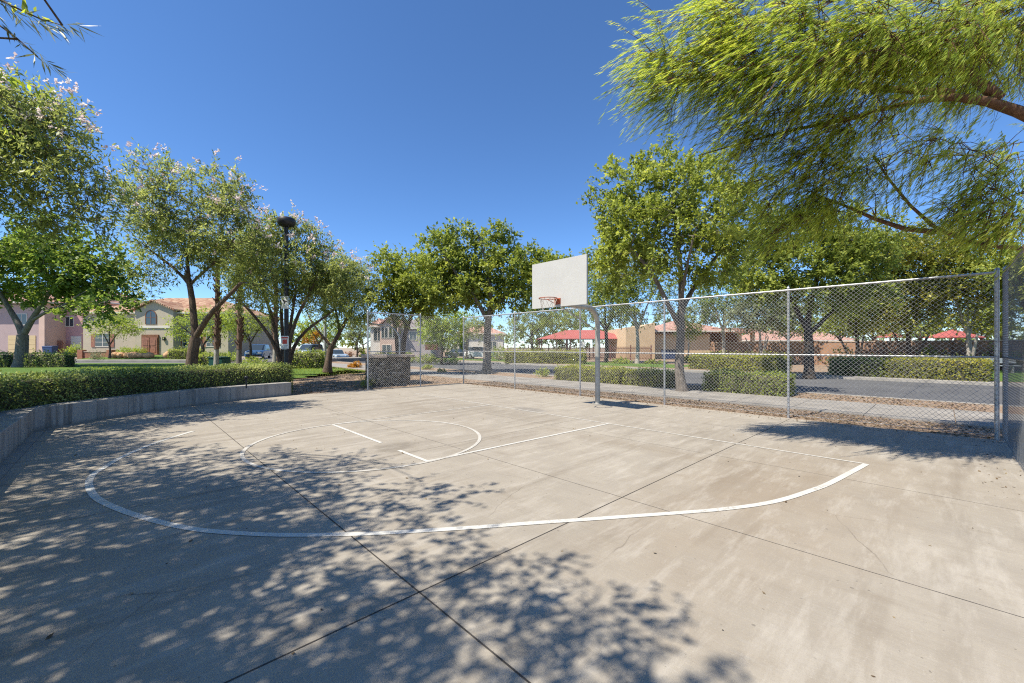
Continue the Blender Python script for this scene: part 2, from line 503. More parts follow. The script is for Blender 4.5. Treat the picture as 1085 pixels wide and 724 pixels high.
M['car_white'] = plain('white_car_paint', (.7, .7, .7), .28, 0, .04, 1, 0, .6)
M['car_dark'] = plain('dark_car_paint', (.035, .04, .05), .28, .2, .05, 1, 0, .6)
M['tyre'] = plain('tyre_rubber', (.02, .02, .02), .85, 0, .2, 6)
M['lamp_glass'] = plain('headlight_lens', (.7, .7, .68), .15, 0, .04, 4)
M['tail'] = plain('tail_light_lens', (.4, .02, .02), .2, 0, .04, 4)
def stone():
    t = NT('dry_stone_facing')
    v = t.n('ShaderNodeTexVoronoi'); v.inputs['Scale'].default_value = 5.5
    t.l(t.mapped((1, 1, 1.8)), v.inputs['Vector'])
    e = t.n('ShaderNodeTexVoronoi', feature='DISTANCE_TO_EDGE'); e.inputs['Scale'].default_value = 5.5
    t.l(t.mapped((1, 1, 1.8)), e.inputs['Vector'])
    c = t.ramp(v.outputs['Color'], [(.1, (.08, .068, .056)), (.5, (.22, .185, .15)), (.9, (.42, .37, .31))])
    c = t.mix(t.val(e.outputs['Distance'], .0, .07, 1, 0), c, (.04, .035, .03))
    t.bump(t.val(e.outputs['Distance'], 0, .15), 1, .06)
    return t.done(c, .9, 0, .2)
M['stone'] = stone()
M['slab_stone'] = plain('flagstone_cap', (.46, .36, .28), .9, 0, .25, 4, .4)
M['boulder'] = plain('orange_boulder', (.50, .30, .16), .92, 0, .25, 3, .5)
def brick(name, c1, c2, cm, sc=4.5):
    t = NT(name)
    b = t.n('ShaderNodeTexBrick'); b.inputs['Scale'].default_value = sc
    b.inputs['Color1'].default_value = (*c1, 1); b.inputs['Color2'].default_value = (*c2, 1); b.inputs['Mortar'].default_value = (*cm, 1)
    t.l(t.mapped((1, 1, 1), (0, 0, 0), (math.radians(90), 0, 0)), b.inputs['Vector'])
    return t.done(b.outputs['Color'], .9, 0, .2)
M['brick'] = brick('red_brick', (.30, .12, .07), (.38, .17, .1), (.25, .17, .13))
M['block'] = plain('brown_block', (.33, .19, .12), .92, 0, .22, 1.6, .4)

# ------------------------------------------------------------------ vegetation tools
def nrm(a): return a/np.maximum(np.linalg.norm(a, axis=-1, keepdims=True), 1e-9)
def kite(p, d, side, L, Wd, fold=.12):
    """leaf quads from base p along d"""
    n = np.cross(d, side)
    a = p; b = p + d*L*.45 + side*Wd*.5 + n*Wd*fold; c = p + d*L; e = p + d*L*.45 - side*Wd*.5 + n*Wd*fold
    return np.stack([a, b, c, e], axis=1).reshape(-1, 3)
def sprays(C, out, rng, ntw, nlf, tl, L, Wd, droop=.15, up=.25, spread=.7, wind=None, tbase=None, flat=False, stream=None, lrand=.75, twig_mb=None):
    """leafy twigs round the points C; returns leaf vertices and tints"""
    N = len(C)
    d = nrm(out[:, None, :]*.75 + rng.normal(size=(N, ntw, 3))*spread + np.array([0, 0, up]))
    if stream is not None: d = nrm(d*.75 + np.asarray(stream))
    ln = tl*rng.uniform(.5, 1.25, size=(N, ntw, 1))
    t = (np.linspace(.08, 1, nlf)[None, None, :, None] + rng.uniform(-.06, .06, size=(N, ntw, nlf, 1)))
    st = C[:, None, :] + rng.normal(size=(N, ntw, 3))*tl*.28
    if twig_mb is not None:
        for i in range(N):
            for j in range(min(ntw, 5)):
                e = st[i, j] + d[i, j]*ln[i, j]*.95 + np.array([0, 0, -1.])*droop*ln[i, j]
                twig_mb.tube([C[i], st[i, j]*.5+C[i]*.5+d[i, j]*ln[i, j]*.2, e], [.006, .0045, .0015], 3, cap=False)
    p = st[:, :, None, :] + d[:, :, None, :]*ln[:, :, None, :]*t + np.array([0, 0, -1.])*droop*ln[:, :, None, :]*t**2
    ld = d[:, :, None, :]*.55 + rng.normal(size=(N, ntw, nlf, 3))*lrand + np.array([0, 0, -1.])*droop*1.2
    if wind is not None: ld = ld*.6 + np.asarray(wind)
    ld = nrm(ld).reshape(-1, 3); p = p.reshape(-1, 3)
    ref = np.array([-.2, -.12, 1.]) + rng.normal(size=ld.shape)*.45
    side = nrm(np.cross(ld, ref))
    sz = rng.uniform(.65, 1.25, size=(len(p), 1))
    V = kite(p, ld, side, L*sz, Wd*sz)
    tc = (tbase if tbase is not None else rng.uniform(.15, .75, size=N))
    ti = np.repeat(tc, ntw*nlf) + rng.normal(size=len(p))*.23
    return V, np.repeat(np.clip(ti, 0, 1), 4)

def lobes_px(Z, L):
    """crown lobes read off the photograph: (px, py, rx, ry[, dZ]) at depth Z, as real ellipsoids in metres"""
    out = []
    for q in L:
        z = Z + (q[4] if len(q) > 4 else 0)
        c = P(q[0], q[1], z)
        rx = q[2]/FPX*z; rz = q[3]/FPX*z
        out.append((np.array(c), np.array((rx, min(rx, rz*1.3)*.95, rz))))
    return out

def tree(name, label, cat, base, paths, lobes, ncl, ntw, nlf, tl, L, Wd, leaf, bark, seed, group=None, droop=.15, up=.25,
         tip=.012, wind=None, blossom=0, shell=.5, crown='crown', spread=.7, step=.45, pw=.5, stream=None, lrand=.75, twigs=False):
    rng = np.random.default_rng(seed)
    base = np.array(base, float)
    root = thing(name, label, cat, base, 0, group)
    # clump points through the crown volume, more of them towards its outside
    vol = np.array([np.prod(r)**.8 for c, r in lobes]); pick = rng.choice(len(lobes), size=ncl, p=vol/vol.sum())
    dirs = nrm(rng.normal(size=(ncl, 3))); rad = rng.uniform(.04, 1, size=(ncl, 1))**shell
    LC = np.array([c for c, r in lobes]); LR = np.array([r for c, r in lobes])
    C = LC[pick] + dirs*rad*LR[pick] - base
    out = nrm(dirs*LR[pick])
    # skeleton
    nodes = []; par = []; chains = []
    for pts, r0, r1 in paths:
        pts = [np.array(p, float)-base for p in pts]
        fine = [pts[0]]
        for a, b in zip(pts[:-1], pts[1:]):
            k = max(1, int(np.linalg.norm(b-a)/.35))
            for i in range(1, k+1):
                fine.append(a+(b-a)*i/k + (rng.normal(size=3)*.022*min(1, r0*6) if i < k else 0))
        fine = np.array(fine)
        for _ in range(2):
            fine[1:-1] = (fine[:-2]+2*fine[1:-1]+fine[2:])/4
        rr = np.linspace(r0, r1, len(fine))
        chains.append((fine, rr))
        k0 = int(len(fine)*.35) if len(fine) > 4 else 0
        if pts[0][2] > .8: k0 = 1
        nodes += list(fine[k0:])
    own = len(nodes)
    N = np.array(nodes); dep = np.zeros(len(N)); cap = np.concatenate([[1.0]*0]+[c[1][(int(len(c[0])*.35) if len(c[0]) > 4 else 0) if c[0][0][2] <= .8 else 1:] for c in chains])
    ordr = np.argsort(np.linalg.norm(C - N[np.argmax(N[:, 2])], axis=1))
    segs = []
    for ci in ordr:
        c = C[ci]
        dv = c - N
        dist = np.linalg.norm(dv, axis=1)
        cost = dist + .12*dep + np.maximum(0, -dv[:, 2])*.8
        j = int(np.argmin(cost))
        a = N[j]; l = dist[j]
        k = max(2, int(l/step)+1)
        ctrl = a + (c-a)*.5 + np.array([0, 0, .12*l]) + rng.normal(size=3)*.07*l
        ts = np.linspace(0, 1, k+1)[:, None]
        path = a*(1-ts)**2 + 2*ctrl*ts*(1-ts) + c*ts**2
        if k > 2: path[1:-1] += rng.normal(size=(k-1, 3))*.03*min(1, l)
        r0 = min(cap[j]*.7, tip*(1+l*1.9)**(.5+pw))
        rr = np.linspace(max(r0, tip*.9), tip*.45, k+1)
        segs.append((path, rr))
        N = np.vstack([N, path[1:]]); dep = np.concatenate([dep, dep[j]+np.linspace(l/k, l, k)]); cap = np.concatenate([cap, rr[1:]])
    mb = MB()
    for path, rr in chains:
        big = rr[0] > .1
        # root flare
        if path[0][2] < .3:
            rr = rr.copy(); h = path[:, 2]
            rr *= 1 + .45*np.exp(-np.maximum(h, 0)/.22)
        mb.tube(path, list(rr), 12 if big else 8)
    for path, rr in segs: mb.tube(path, list(rr), 5, cap=False)
    tb = np.clip(.45 + rng.normal(size=ncl)*.2, .05, .95)
    V, ti = sprays(C, out, rng, ntw, nlf, tl, L, Wd, droop, up, spread, wind, tb, False, stream, lrand, mb if twigs else None)
    mb.build('trunk', bark, root)
    mesh_np(crown, V, np.arange(len(V)), leaf, root, ti)
    if blossom:
        sc = C[:, 2] + rng.normal(size=ncl)*.6 + out[:, 2]*1.2
        idx = np.argsort(-sc)[:blossom]
        V, ti = sprays(C[idx]+out[idx]*tl*1.0+np.array([0,0,tl*.3]), out[idx], rng, 3, 5, tl*.25, L*.6, L*.5, 0, .5, 1.0)
        mesh_np('blossoms', V, np.arange(len(V)), M['blossom'], root, ti)
    return root

def surface_leaves(pts, nor, rng, L, Wd, jit=.04, tb=None):
    d = nrm(nor*.35 + rng.normal(size=pts.shape)*.8 + np.array([0, 0, .3]))
    side = nrm(np.cross(nor + rng.normal(size=pts.shape)*.45 + np.array([0, 0, .35]), d))
    sz = rng.uniform(.6, 1.3, size=(len(pts), 1))
    p = pts + nor*rng.normal(size=(len(pts), 1))*jit
    ti = (tb if tb is not None else 0.45) + rng.normal(size=len(pts))*.2
    return kite(p, d, side, L*sz, Wd*sz), np.repeat(np.clip(ti, 0, 1), 4)

def hedge(label, line, width, z0, z1, leaf, seed, dens=500, L=.06, Wd=.035, cat='hedge', group=None, rough=.06, base_fade=0.0, name='hedge', round_=.12):
    """clipped hedge along a line of 2-D points"""
    rng = np.random.default_rng(seed)
    pts = np.array([(p[0], p[1]) for p in line], float)
    sg = np.linalg.norm(np.diff(pts, axis=0), axis=1); cum = np.concatenate([[0], np.cumsum(sg)]); T = cum[-1]
    n = max(2, int(T/.25)); s = np.linspace(0, T, n+1)
    q = np.stack([np.interp(s, cum, pts[:, 0]), np.interp(s, cum, pts[:, 1])], 1)
    tg = nrm(np.gradient(q, axis=0)); no = np.stack([-tg[:, 1], tg[:, 0]], 1)
    b3 = np.array([q[0, 0], q[0, 1], z0])
    hw = width/2; H = z1-z0
    # core: rounded box section, pulled in
    r = round_; sec = [(-hw, 0), (-hw*1.0, H-r), (-hw+r*.4, H-r*.3), (-hw+r, H), (hw-r, H), (hw-r*.4, H-r*.3), (hw, H-r), (hw, 0)]
    k = len(sec); V = []
    for i in range(n+1):
        wob = .93 + .05*math.sin(s[i]*1.7+seed) + rng.normal()*.02
        sh = .985 if 0 < i < n else .9
        for (x, z) in sec:
            V.append((q[i, 0]+no[i, 0]*x*wob*sh*.93 - b3[0], q[i, 1]+no[i, 1]*x*wob*sh*.93 - b3[1], max(0, z*(.95*sh) - .0)))
    V = np.array(V); F = []
    for i in range(n):
        for j in range(k-1):
            F.append((i*k+j, i*k+j+1, (i+1)*k+j+1, (i+1)*k+j))
    F.append((0, 1, 6, 7)); F.append((1, 2, 5, 6)); F.append((2, 3, 4, 5))
    e = n*k
    F.append((e+7, e+6, e+1, e)); F.append((e+6, e+5, e+2, e+1)); F.append((e+5, e+4, e+3, e+2))
    # leaves on the surface
    per = [math.hypot(sec[i+1][0]-sec[i][0], sec[i+1][1]-sec[i][1]) for i in range(k-1)]
    PT = sum(per); N = int(dens*T*PT)
    si = rng.uniform(0, T, N); pc = np.concatenate([[0], np.cumsum(per)]); pi = rng.uniform(0, PT, N)
    sx = np.interp(pi, pc, [a[0] for a in sec]); sz = np.interp(pi, pc, [a[1] for a in sec])
    seg = np.clip(np.searchsorted(pc, pi)-1, 0, k-2)
    nx = np.array([-(sec[i+1][1]-sec[i][1])/per[i] for i in range(k-1)])[seg]; nz = np.array([(sec[i+1][0]-sec[i][0])/per[i] for i in range(k-1)])[seg]
    def at(si, sx, sz):
        cx = np.interp(si, s, q[:, 0]); cy = np.interp(si, s, q[:, 1])
        ox = np.interp(si, s, no[:, 0]); oy = np.interp(si, s, no[:, 1])
        return cx+ox*sx, cy+oy*sx, z0+sz, ox, oy
    x, y, z, ox, oy = at(si, sx, sz)
    pt = np.stack([x, y, z], 1); nor = np.stack([ox*nx, oy*nx, nz], 1)
    lump = (np.sin(si*2.3+seed)*np.sin(sx*3+sz*4+si*.9)+np.sin(si*5.1+sz*6))*.5
    pt += nor*(lump*rough)[:, None]
    # end caps
    for side_ in (0, 1):
        Nc = int(dens*width*H)
        sx = rng.uniform(-hw, hw, Nc); sz = rng.uniform(0, H, Nc)
        x, y, z, ox, oy = at(np.full(Nc, T*side_), sx, sz)
        tt = tg[0 if side_ == 0 else -1]*(-1 if side_ == 0 else 1)
        pt = np.vstack([pt, np.stack([x, y, z], 1)]); nor = np.vstack([nor, np.tile([tt[0], tt[1], 0], (Nc, 1))])
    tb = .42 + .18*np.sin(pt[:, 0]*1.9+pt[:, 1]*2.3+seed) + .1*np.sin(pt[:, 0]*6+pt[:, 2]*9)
    tb = tb + .28*np.clip((pt[:, 2]-z0)/H-.72, 0, .28)/.28      # sunlit top painted into the tint, along with paler new growth
    LV, ti = surface_leaves(pt, nor, rng, L, Wd, .035, tb)
    LV = LV - b3
    # a few shoots that stick out of the top
    Ns = int(T*width*14); 
    si = rng.uniform(0, T, Ns); sx = rng.uniform(-hw, hw, Ns)
    x, y, z, ox, oy = at(si, sx, np.full(Ns, H))
    C = np.stack([x, y, z], 1)-b3
    SV, st = sprays(C, np.tile([0, 0, 1.], (Ns, 1)), rng, 1, 4, L*2.2, L, Wd, .05, .8, .35)
    V2 = np.vstack([V, LV, SV]); nl = (len(LV)+len(SV))//4
    quads = np.vstack([np.array(F), np.arange(len(V), len(V)+nl*4).reshape(-1, 4)])
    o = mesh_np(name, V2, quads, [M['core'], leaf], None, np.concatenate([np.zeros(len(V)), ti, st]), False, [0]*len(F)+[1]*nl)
    o.location = b3
    return tag(o, label, cat, group)

def shrub(name, label, base, r, h, leaf, seed, n=700, L=.12, Wd=.05, cat='shrub', group=None, spiky=False):
    rng = np.random.default_rng(seed)
    ncl = max(8, n//14)
    d = nrm(rng.normal(size=(ncl, 3))); d[:, 2] = np.abs(d[:, 2])
    C = d*np.array([r*.75, r*.75, h*.75])*rng.uniform(.2, 1, size=(ncl, 1))**.5
    if spiky:
        C = np.zeros((ncl, 3)); C[:, :2] = rng.normal(size=(ncl, 2))*r*.2; C[:, 2] = .05
    V, ti = sprays(C, d, rng, 2, 7, h*.3 if not spiky else h*.9, L, Wd, .1, .5 if not spiky else .9, .5)
    root = thing(name, label, cat, base, 0, group)
    mesh_np('foliage', V, np.arange(len(V)), leaf, root, ti)
    mb = MB()
    for c in C[::3]: mb.tube([(0, 0, -.03), tuple(c*.5+rng.normal(size=3)*.02), tuple(c)], [.018, .012, .006], 4, cap=False)
    mb.build('stems', M['bark_brown'], root)
    return root

# ------------------------------------------------------------------ the setting
def uvsheet(name, u0, u1, v0, v1, z0, z1, mat):
    mb = MB(); mb.box(u0, u1, -v1, -v0, z0, z1)
    return tag(mb.build(name, mat, None, 0, W(0, 0), -YAW), None, None, None, 'structure')
mb = MB(); mb.add([(-600, -200, -.16), (600, -200, -.16), (600, 900, -.16), (-600, 900, -.16)], [(0, 1, 2, 3)])
tag(mb.build('ground', M['dirt']), kind='structure')
uvsheet('gravel_bed', -70, 45, -10.6, 16, -.3, -.025, M['gravel'])
uvsheet('court', -10.45, 7.5, -3.62, 9.2, -.2, 0, M['court'])
uvsheet('road', -160, 70, -21.6, -10.8, -.3, -.135, M['asphalt'])
uvsheet('kerb', -70, 45, -10.8, -10.6, -.3, -.01, M['kerb'])
uvsheet('far_kerb', -160, 70, -22.5, -21.6, -.3, .0, M['kerb'])
uvsheet('far_bed', -160, 90, -130, -22.5, -.3, -.03, M['gravel'])
uvsheet('park_lawn', 5.5, 60, -38, -23.6, -.2, -.015, M['lawn'])
uvsheet('verge_lawn', -60, -10, -31, -24.5, -.2, -.015, M['lawn'])
mb = MB()
for i in range(56):
    u = -45+i*1.52
    mb.box(u+.006, u+1.514, 5.45, 8.25, -.2, .012)
tag(mb.build('sidewalk', M['sidewalk'], None, .008, W(0, 0), -YAW), kind='structure')

# expansion joints and painted lines of the court, drawn in court coordinates (x = u, y = -v)
JU = [-7.45, -4.12, -.79, 2.54, 5.87]; JV = [8.7, 6.16, 3.63, 1.05, -1.5]
mb = MB()
for u in (2.54, 5.87): mb.strip([(u, 3.6), (u, -8.84)], .010, .0025)
mb.strip([(-10.4, -6.16), (7.4, -6.16)], .011, .0025)
tag(mb.build('court_joint', M['joint'], None, 0, W(0, 0), -YAW), kind='structure')
mb = MB()
for u in (-7.45, -4.12, -.79): mb.strip([(u, 3.6), (u, -8.84)], .006, .003)
for v in (8.7, 3.63, 1.05, -1.5): mb.strip([(-10.4, -v), (7.4, -v)], .006, .0035)
tag(mb.build('court_saw_cut', M['crack'], None, 0, W(0, 0), -YAW), kind='structure')
three = [(4.225, 0.0)]
for x, y in [(880, 512), (858, 520.5), (832, 529), (804, 535), (763, 540.2), (721, 543.7), (680, 546.6), (624, 550.6), (560, 555), (500, 559.5), (420, 564.5),
             (373, 566.6), (303, 567.4), (255, 565.6), (209, 561.6), (168, 553.3), (128.4, 540.9), (101.5, 527.4), (94.2, 512.9),
             (99.4, 502.5), (109.7, 496.3), (128.4, 485), (159.5, 471.5), (184.4, 463.2), (205, 457)]:
    Z = FPX*CAMH/(y-HY); Xw = (x-HX)/FPX*Z
    dx, dy = Xw-OX, Z-OY
    three.append((dx*CS-dy*SN, dx*SN+dy*CS))
def smooth2(p, n=6):
    p = [Vector((a[0], a[1], 0)) for a in p]; out = []
    for i in range(len(p)-1):
        a, b, c, d = p[max(i-1, 0)], p[i], p[i+1], p[min(i+2, len(p)-1)]
        for k in range(n):
            t = k/n
            out.append(.5*((2*b)+(-a+c)*t+(2*a-5*b+4*c-d)*t*t+(-a+3*b-3*c+d)*t**3))
    out.append(p[-1]); return [(q.x, q.y) for q in out]
mb = MB()
mb.strip(smooth2(three), .072, .005)
mb.strip([(0, 0), (-.157, -4.38)], .06, .0055)
mb.strip([(-.157, -4.41), (-1.02, -4.40)], .062, .005); mb.strip([(-1.7, -4.37), (-4.01, -4.35)], .062, .005)
tag(mb.build('court_line', M['paint'], None, 0, W(0, 0), -YAW), kind='structure')
mb = MB()
mb.strip([(-2.06+1.93*math.cos(a), -4.38+1.93*math.sin(a)) for a in np.linspace(0, 2*math.pi, 97)[:-1]], .058, .006, 0, True)
mb.strip([(-8.2, 0), (4.2, 0)], .05, .0048)
mb.strip([(-3.95, 0), (-4.01, -4.35)], .05, .0052)
tag(mb.build('faded_court_line', M['paint_faded'], None, 0, W(0, 0), -YAW), kind='structure')

# lawn mound and the rising yards on the left
def smst(a, b, x):
    t = min(1, max(0, (x-a)/(b-a))); return t*t*(3-2*t)
mb = MB(); V = []; F = []
us = np.arange(-60, -3.9, .5); vs = np.arange(-5.2, 40, .7)
def mound(u, v):
    # rises away from the hedge and from the gravel path
    x, y, _ = W(u, v)
    a = smst(0, 4.5, ((-17.4-u) if v < 5 else (-12.0-u)) if v < 9.9 else 9)*smst(-5.2, -1.6, v)
    b = smst(9.9, 13, v)
    h = .36*max(a*1.0 if v < 9.9 else 0, b, a)
    yard = .75*smst(40, 49, y)*smst(-4.5, 0, v)
    return max(h*(1-smst(34, 37, y))+.1*smst(34, 37, y)*a, yard) - .03
idx = {}
for i, u in enumerate(us):
    for j, v in enumerate(vs):
        if v < 9.9 and u > (-17.5 - max(0, 2-v)*.6 if v < 5 else -12.3): continue
        idx[i, j] = len(V); V.append((u, -v, mound(u, v)))
for i in range(len(us)-1):
    for j in range(len(vs)-1):
        k = [(i, j), (i+1, j), (i+1, j+1), (i, j+1)]
        if all(q in idx for q in k): F.append(tuple(idx[q] for q in k)[::-1])
mb.add(V, F, 0, True)
tag(mb.build('lawn', M['lawn'], None, 0, W(0, 0), -YAW), kind='structure')
# side street in front of the left houses, with its pale pavement
mb = MB(); mb.box(-75, -24, 38.2, 41.5, -.2, .14)
tag(mb.build('side_street', M['asphalt']), kind='structure')
mb = MB(); mb.box(-75, -22.5, 36.4, 38.2, -.2, .2); mb.box(-75, -24, 41.5, 44.3, -.2, .32)
tag(mb.build('pavement', M['sidewalk']), kind='structure')
mb = MB(); mb.prism([(-34, 44), (-22, 44), (-14, 66), (-30, 66)], -.2, .3)
tag(mb.build('driveway', M['sidewalk']), kind='structure')
mb = MB(); mb.prism([W(-62, -22.6)[:2], W(-48, -22.6)[:2], W(-50, -34)[:2], W(-60, -34)[:2]], -.2, .0)
tag(mb.build('house_driveway', M['sidewalk']), kind='structure')

# ------------------------------------------------------------------ basketball hoop
hoop = thing('basketball_hoop', 'white steel basketball backboard on a grey gooseneck pole', 'basketball hoop', W(-1.93, -2.38), -YAW)
# local frame: x = u, y = -v, so the court lies towards -y
BV = -1.75
path = [(0, 0, 0), (0, 0, .8), (0, 0, 1.7), (0, 0, 2.28)]
for a in np.linspace(0, 90, 10)[1:]:
    a = math.radians(a); path.append((0, -.5*(1-math.cos(a)), 2.28+.5*math.sin(a)))
path.append((0, BV+.1, 2.79))
MB().tube(path, [.072]*len(path), 20).build('pole', M['galv_old'], hoop)
mb = MB(); mb.tube([(0, 0, -.02), (0, 0, .025)], .16, 20); 
for k in range(4):
    a = math.pi/4+k*math.pi/2; mb.tube([(.125*math.cos(a), .125*math.sin(a), .02), (.125*math.cos(a), .125*math.sin(a), .05)], .014, 6)
mb.build('base_plate', M['galv_old'], hoop)
# board: rounded corners
def rrect(w, h, r, n=5):
    out = []
    for cx, cz, a0 in ((w/2-r, h/2-r, 0), (-w/2+r, h/2-r, 90), (-w/2+r, -h/2+r, 180), (w/2-r, -h/2+r, 270)):
        for k in range(n+1):
            a = math.radians(a0+90*k/n); out.append((cx+r*math.cos(a), cz+r*math.sin(a)))
    return out
BZ = 2.70+.61
poly = [(x, z+BZ) for x, z in rrect(1.83, 1.22, .02)]
bd = MB().prism_y(poly, BV-.035, BV).build('backboard', M['board'], hoop, .004)
mb = MB()
for (x, z) in ((-.9, 0), (.87, 0)): mb.box(x, x+.03, BV, BV+.04, BZ-.6, BZ+.6)
mb.box(-.87, .87, BV, BV+.04, BZ-.6, BZ-.57); mb.box(-.87, .87, BV, BV+.04, BZ+.57, BZ+.6)
mb.box(-.5, .5, BV+.001, BV+.05, BZ-.33, BZ-.27)
mb.build('board_frame', M['galv_old'], bd)
mb = MB()
for sx in (-1, 1): mb.tube([(0, -.75, 2.79), (sx*.45, BV+.045, BZ-.3)], .022, 8); mb.tube([(0, -.1, 2.15), (sx*.001, BV+.08, 2.72)], .018, 8)
mb.build('brace', M['galv_old'], hoop)
RZ = BZ-.61+.19; RC = BV-.035-.15-.2286
mb = MB(); mb.tube([(.2286*math.cos(a), RC+.2286*math.sin(a), RZ) for a in np.linspace(0, 2*math.pi, 37)[:-1]], .011, 8, closed=True)
rim = mb.build('rim', M['rim'], hoop)
mb = MB(); mb.box(-.1, .1, BV-.05, BV-.0355, RZ-.13, RZ+.03); mb.box(-.075, .075, BV-.19, BV-.05, RZ-.012, RZ+.004)
for sx in (-1, 1): mb.tube([(sx*.07, BV-.05, RZ-.11), (sx*.13, RC+.12, RZ-.01)], .009, 6)
mb.build('bracket', M['rim'], rim)
rng = random.Random(4); mb = MB()
def ringpt(a, k): r = (.2286, .19, .16, .135)[k]; return (r*math.cos(a), RC+r*math.sin(a), RZ-.012-.115*k)
for k in range(10):
    a = k*math.pi/5
    if k in (2, 3, 4): continue
    ln = rng.choice((2, 2, 3))
    for q in range(ln):
        mb.tube([ringpt(a+q*math.pi/10, q), ringpt(a+(q+1)*math.pi/10, q+1)], .005, 4)
        if True: mb.tube([ringpt(a+q*math.pi/10, q), ringpt(a+(q-1)*math.pi/10, q+1)], .005, 4)
mb.build('net', M['chain'], rim)

# ------------------------------------------------------------------ chain link fences
FH = 3.0
def wire_mesh(L, H, parent, pitch=.088, r=.0027, mat=None):
    """diamond wire fabric in local x,z"""
    V = []; F = []
    for sgn in (1, -1):
        for x0 in np.arange(-H, L+H, pitch):
            # line x = x0 + sgn*z
            zs = [0.04, H]
            pts = []
            xa, xb = x0+sgn*.04, x0+sgn*H
            za, zb = .04, H
            if xa < 0: za += (0-xa)*sgn; xa = 0
            if xa > L: za += (xa-L)*(-sgn)*-1 if sgn < 0 else 0; xa = min(xa, L)
            if sgn > 0:
                if x0+.04 > L or x0+H < 0: continue
                za = max(.04, -x0); zb = min(H, L-x0)
            else:
                if x0-.04 < 0 or x0-H > L: continue
                za = max(.04, x0-L); zb = min(H, x0)
            if zb-za < .03: continue
            a = np.array([x0+sgn*za, sgn*r, za]); b = np.array([x0+sgn*zb, sgn*r, zb])
            d = (b-a)/np.linalg.norm(b-a); n1 = np.array([0, 1, 0.]); n2 = np.cross(d, n1)
            k = len(V)
            for e in (a, b):
                for an in (90, 210, 330): V.append(e+r*(n1*math.sin(math.radians(an))+n2*math.cos(math.radians(an))))
            F += [(k, k+1, k+4, k+3), (k+1, k+2, k+5, k+4), (k+2, k, k+3, k+5)]
    return mesh_np('wire_mesh', np.array(V), np.array(F), mat or M['wire'], parent)
def chain_fence(label, start, rot, L, posts, ends=(0,), gate=False):
    f = thing('chain_link_fence', label, 'fence', start, rot, 'chain link fence runs round the court')
    for x in posts:
        big = x in ends
        r = .032 if big else .027
        mb = MB(); mb.tube([(x, .035, -.1), (x, .035, FH+.04)], r, 12)
        p = mb.build('post', M['galv'], f)
        mb = MB()
        mb.tube([(x, .035, FH+.04), (x, .035, FH+.075), (x, .035, FH+.09)], [r*1.15, r*.95, .004], 12)
        mb.build('cap', M['galv'], p)
        if big:
            for z in np.arange(.25, FH, .38): MB().tube([(x, .035, z), (x, .035, z+.022)], r*1.12, 12).build('tension_band', M['galv'], p)
    MB().tube([(posts[0], .03, FH), (posts[-1], .03, FH)], .022, 10).build('top_rail', M['galv'], f)
    MB().tube([(posts[0], .03, 1.47), (posts[-1], .03, 1.47)], .019, 10).build('middle_rail', M['galv'], f)
    MB().tube([(posts[0], .012, .06), (posts[-1], .012, .06)], .004, 6).build('bottom_wire', M['wire'], f)
    return f
back = chain_fence('long galvanised chain link fence run behind the hoop', W(-10.3, -3.8), -YAW, 16.1, [0, 3.41, 6.65, 9.68, 12.74, 15.94], (0, 15.94))
wire_mesh(15.94, FH, back)
# left run: local x points along +v
lrot = -YAW - math.pi/2
left = chain_fence('short chain link fence run at the far left corner of the court', W(-10.42, -3.72), lrot, 4.4, [2.1, 4.42], (4.42,))
wire_mesh(4.42, FH, left)
right = chain_fence('chain link fence run at the right edge seen almost edge-on', W(5.7, -3.78), lrot, 5.4, [0, 2.9, 5.4], (0,))
wire_mesh(5.4, FH, right, .078, .0016, M['wire_dark'])

# ------------------------------------------------------------------ curved seat wall, its hedge
def offset(line, d):
    out = []
    for i, p in enumerate(line):
        a = line[max(i-1, 0)]; b = line[min(i+1, len(line)-1)]
        dx, dy = b[0]-a[0], b[1]-a[1]; l = math.hypot(dx, dy)
        out.append((p[0]-dy/l*d, p[1]+dx/l*d))
    return out
curve = [(-7.45, 8.85)] + [(-7.9, 8.42), (-8.3, 8.0), (-8.75, 7.48), (-9.15, 6.98), (-9.5, 6.45), (-9.8, 5.85), (-10.05, 5.2), (-10.24, 4.5), (-10.37, 3.9), (-10.45, 3.38)]
front = [W(u, v)[:2] for u, v in [(6.5, 8.85)] + curve]
# outward side: to the left of travel seen from above or right; test by sign
def side_sign(line, far): 
    o = offset(line, 1.0)[len(line)//2]; return 1 if (Vector(o)-Vector(far)).length > 0 else 1
cen = Vector(W(-2, 3)[:2])
sg = 1 if (Vector(offset(front, 1.0)[5])-cen).length > (Vector(front[5])-cen).length else -1
inner = offset(front, .42*sg)
inner[1] = tuple(Vector(front[1][:]) + (Vector(offset([front[0], front[1]], .42*sg)[1])-Vector(front[1]))*1.0)
wallt = thing('seat_wall', 'curved grey concrete seat wall in front of the clipped hedge', 'low wall', (*front[-1], 0))
bx, by = front[-1]
WH = .44
n = len(front); mb = MB()
Vf = [(p[0]-bx, p[1]-by) for p in front]; Vi = [(p[0]-bx, p[1]-by) for p in inner]
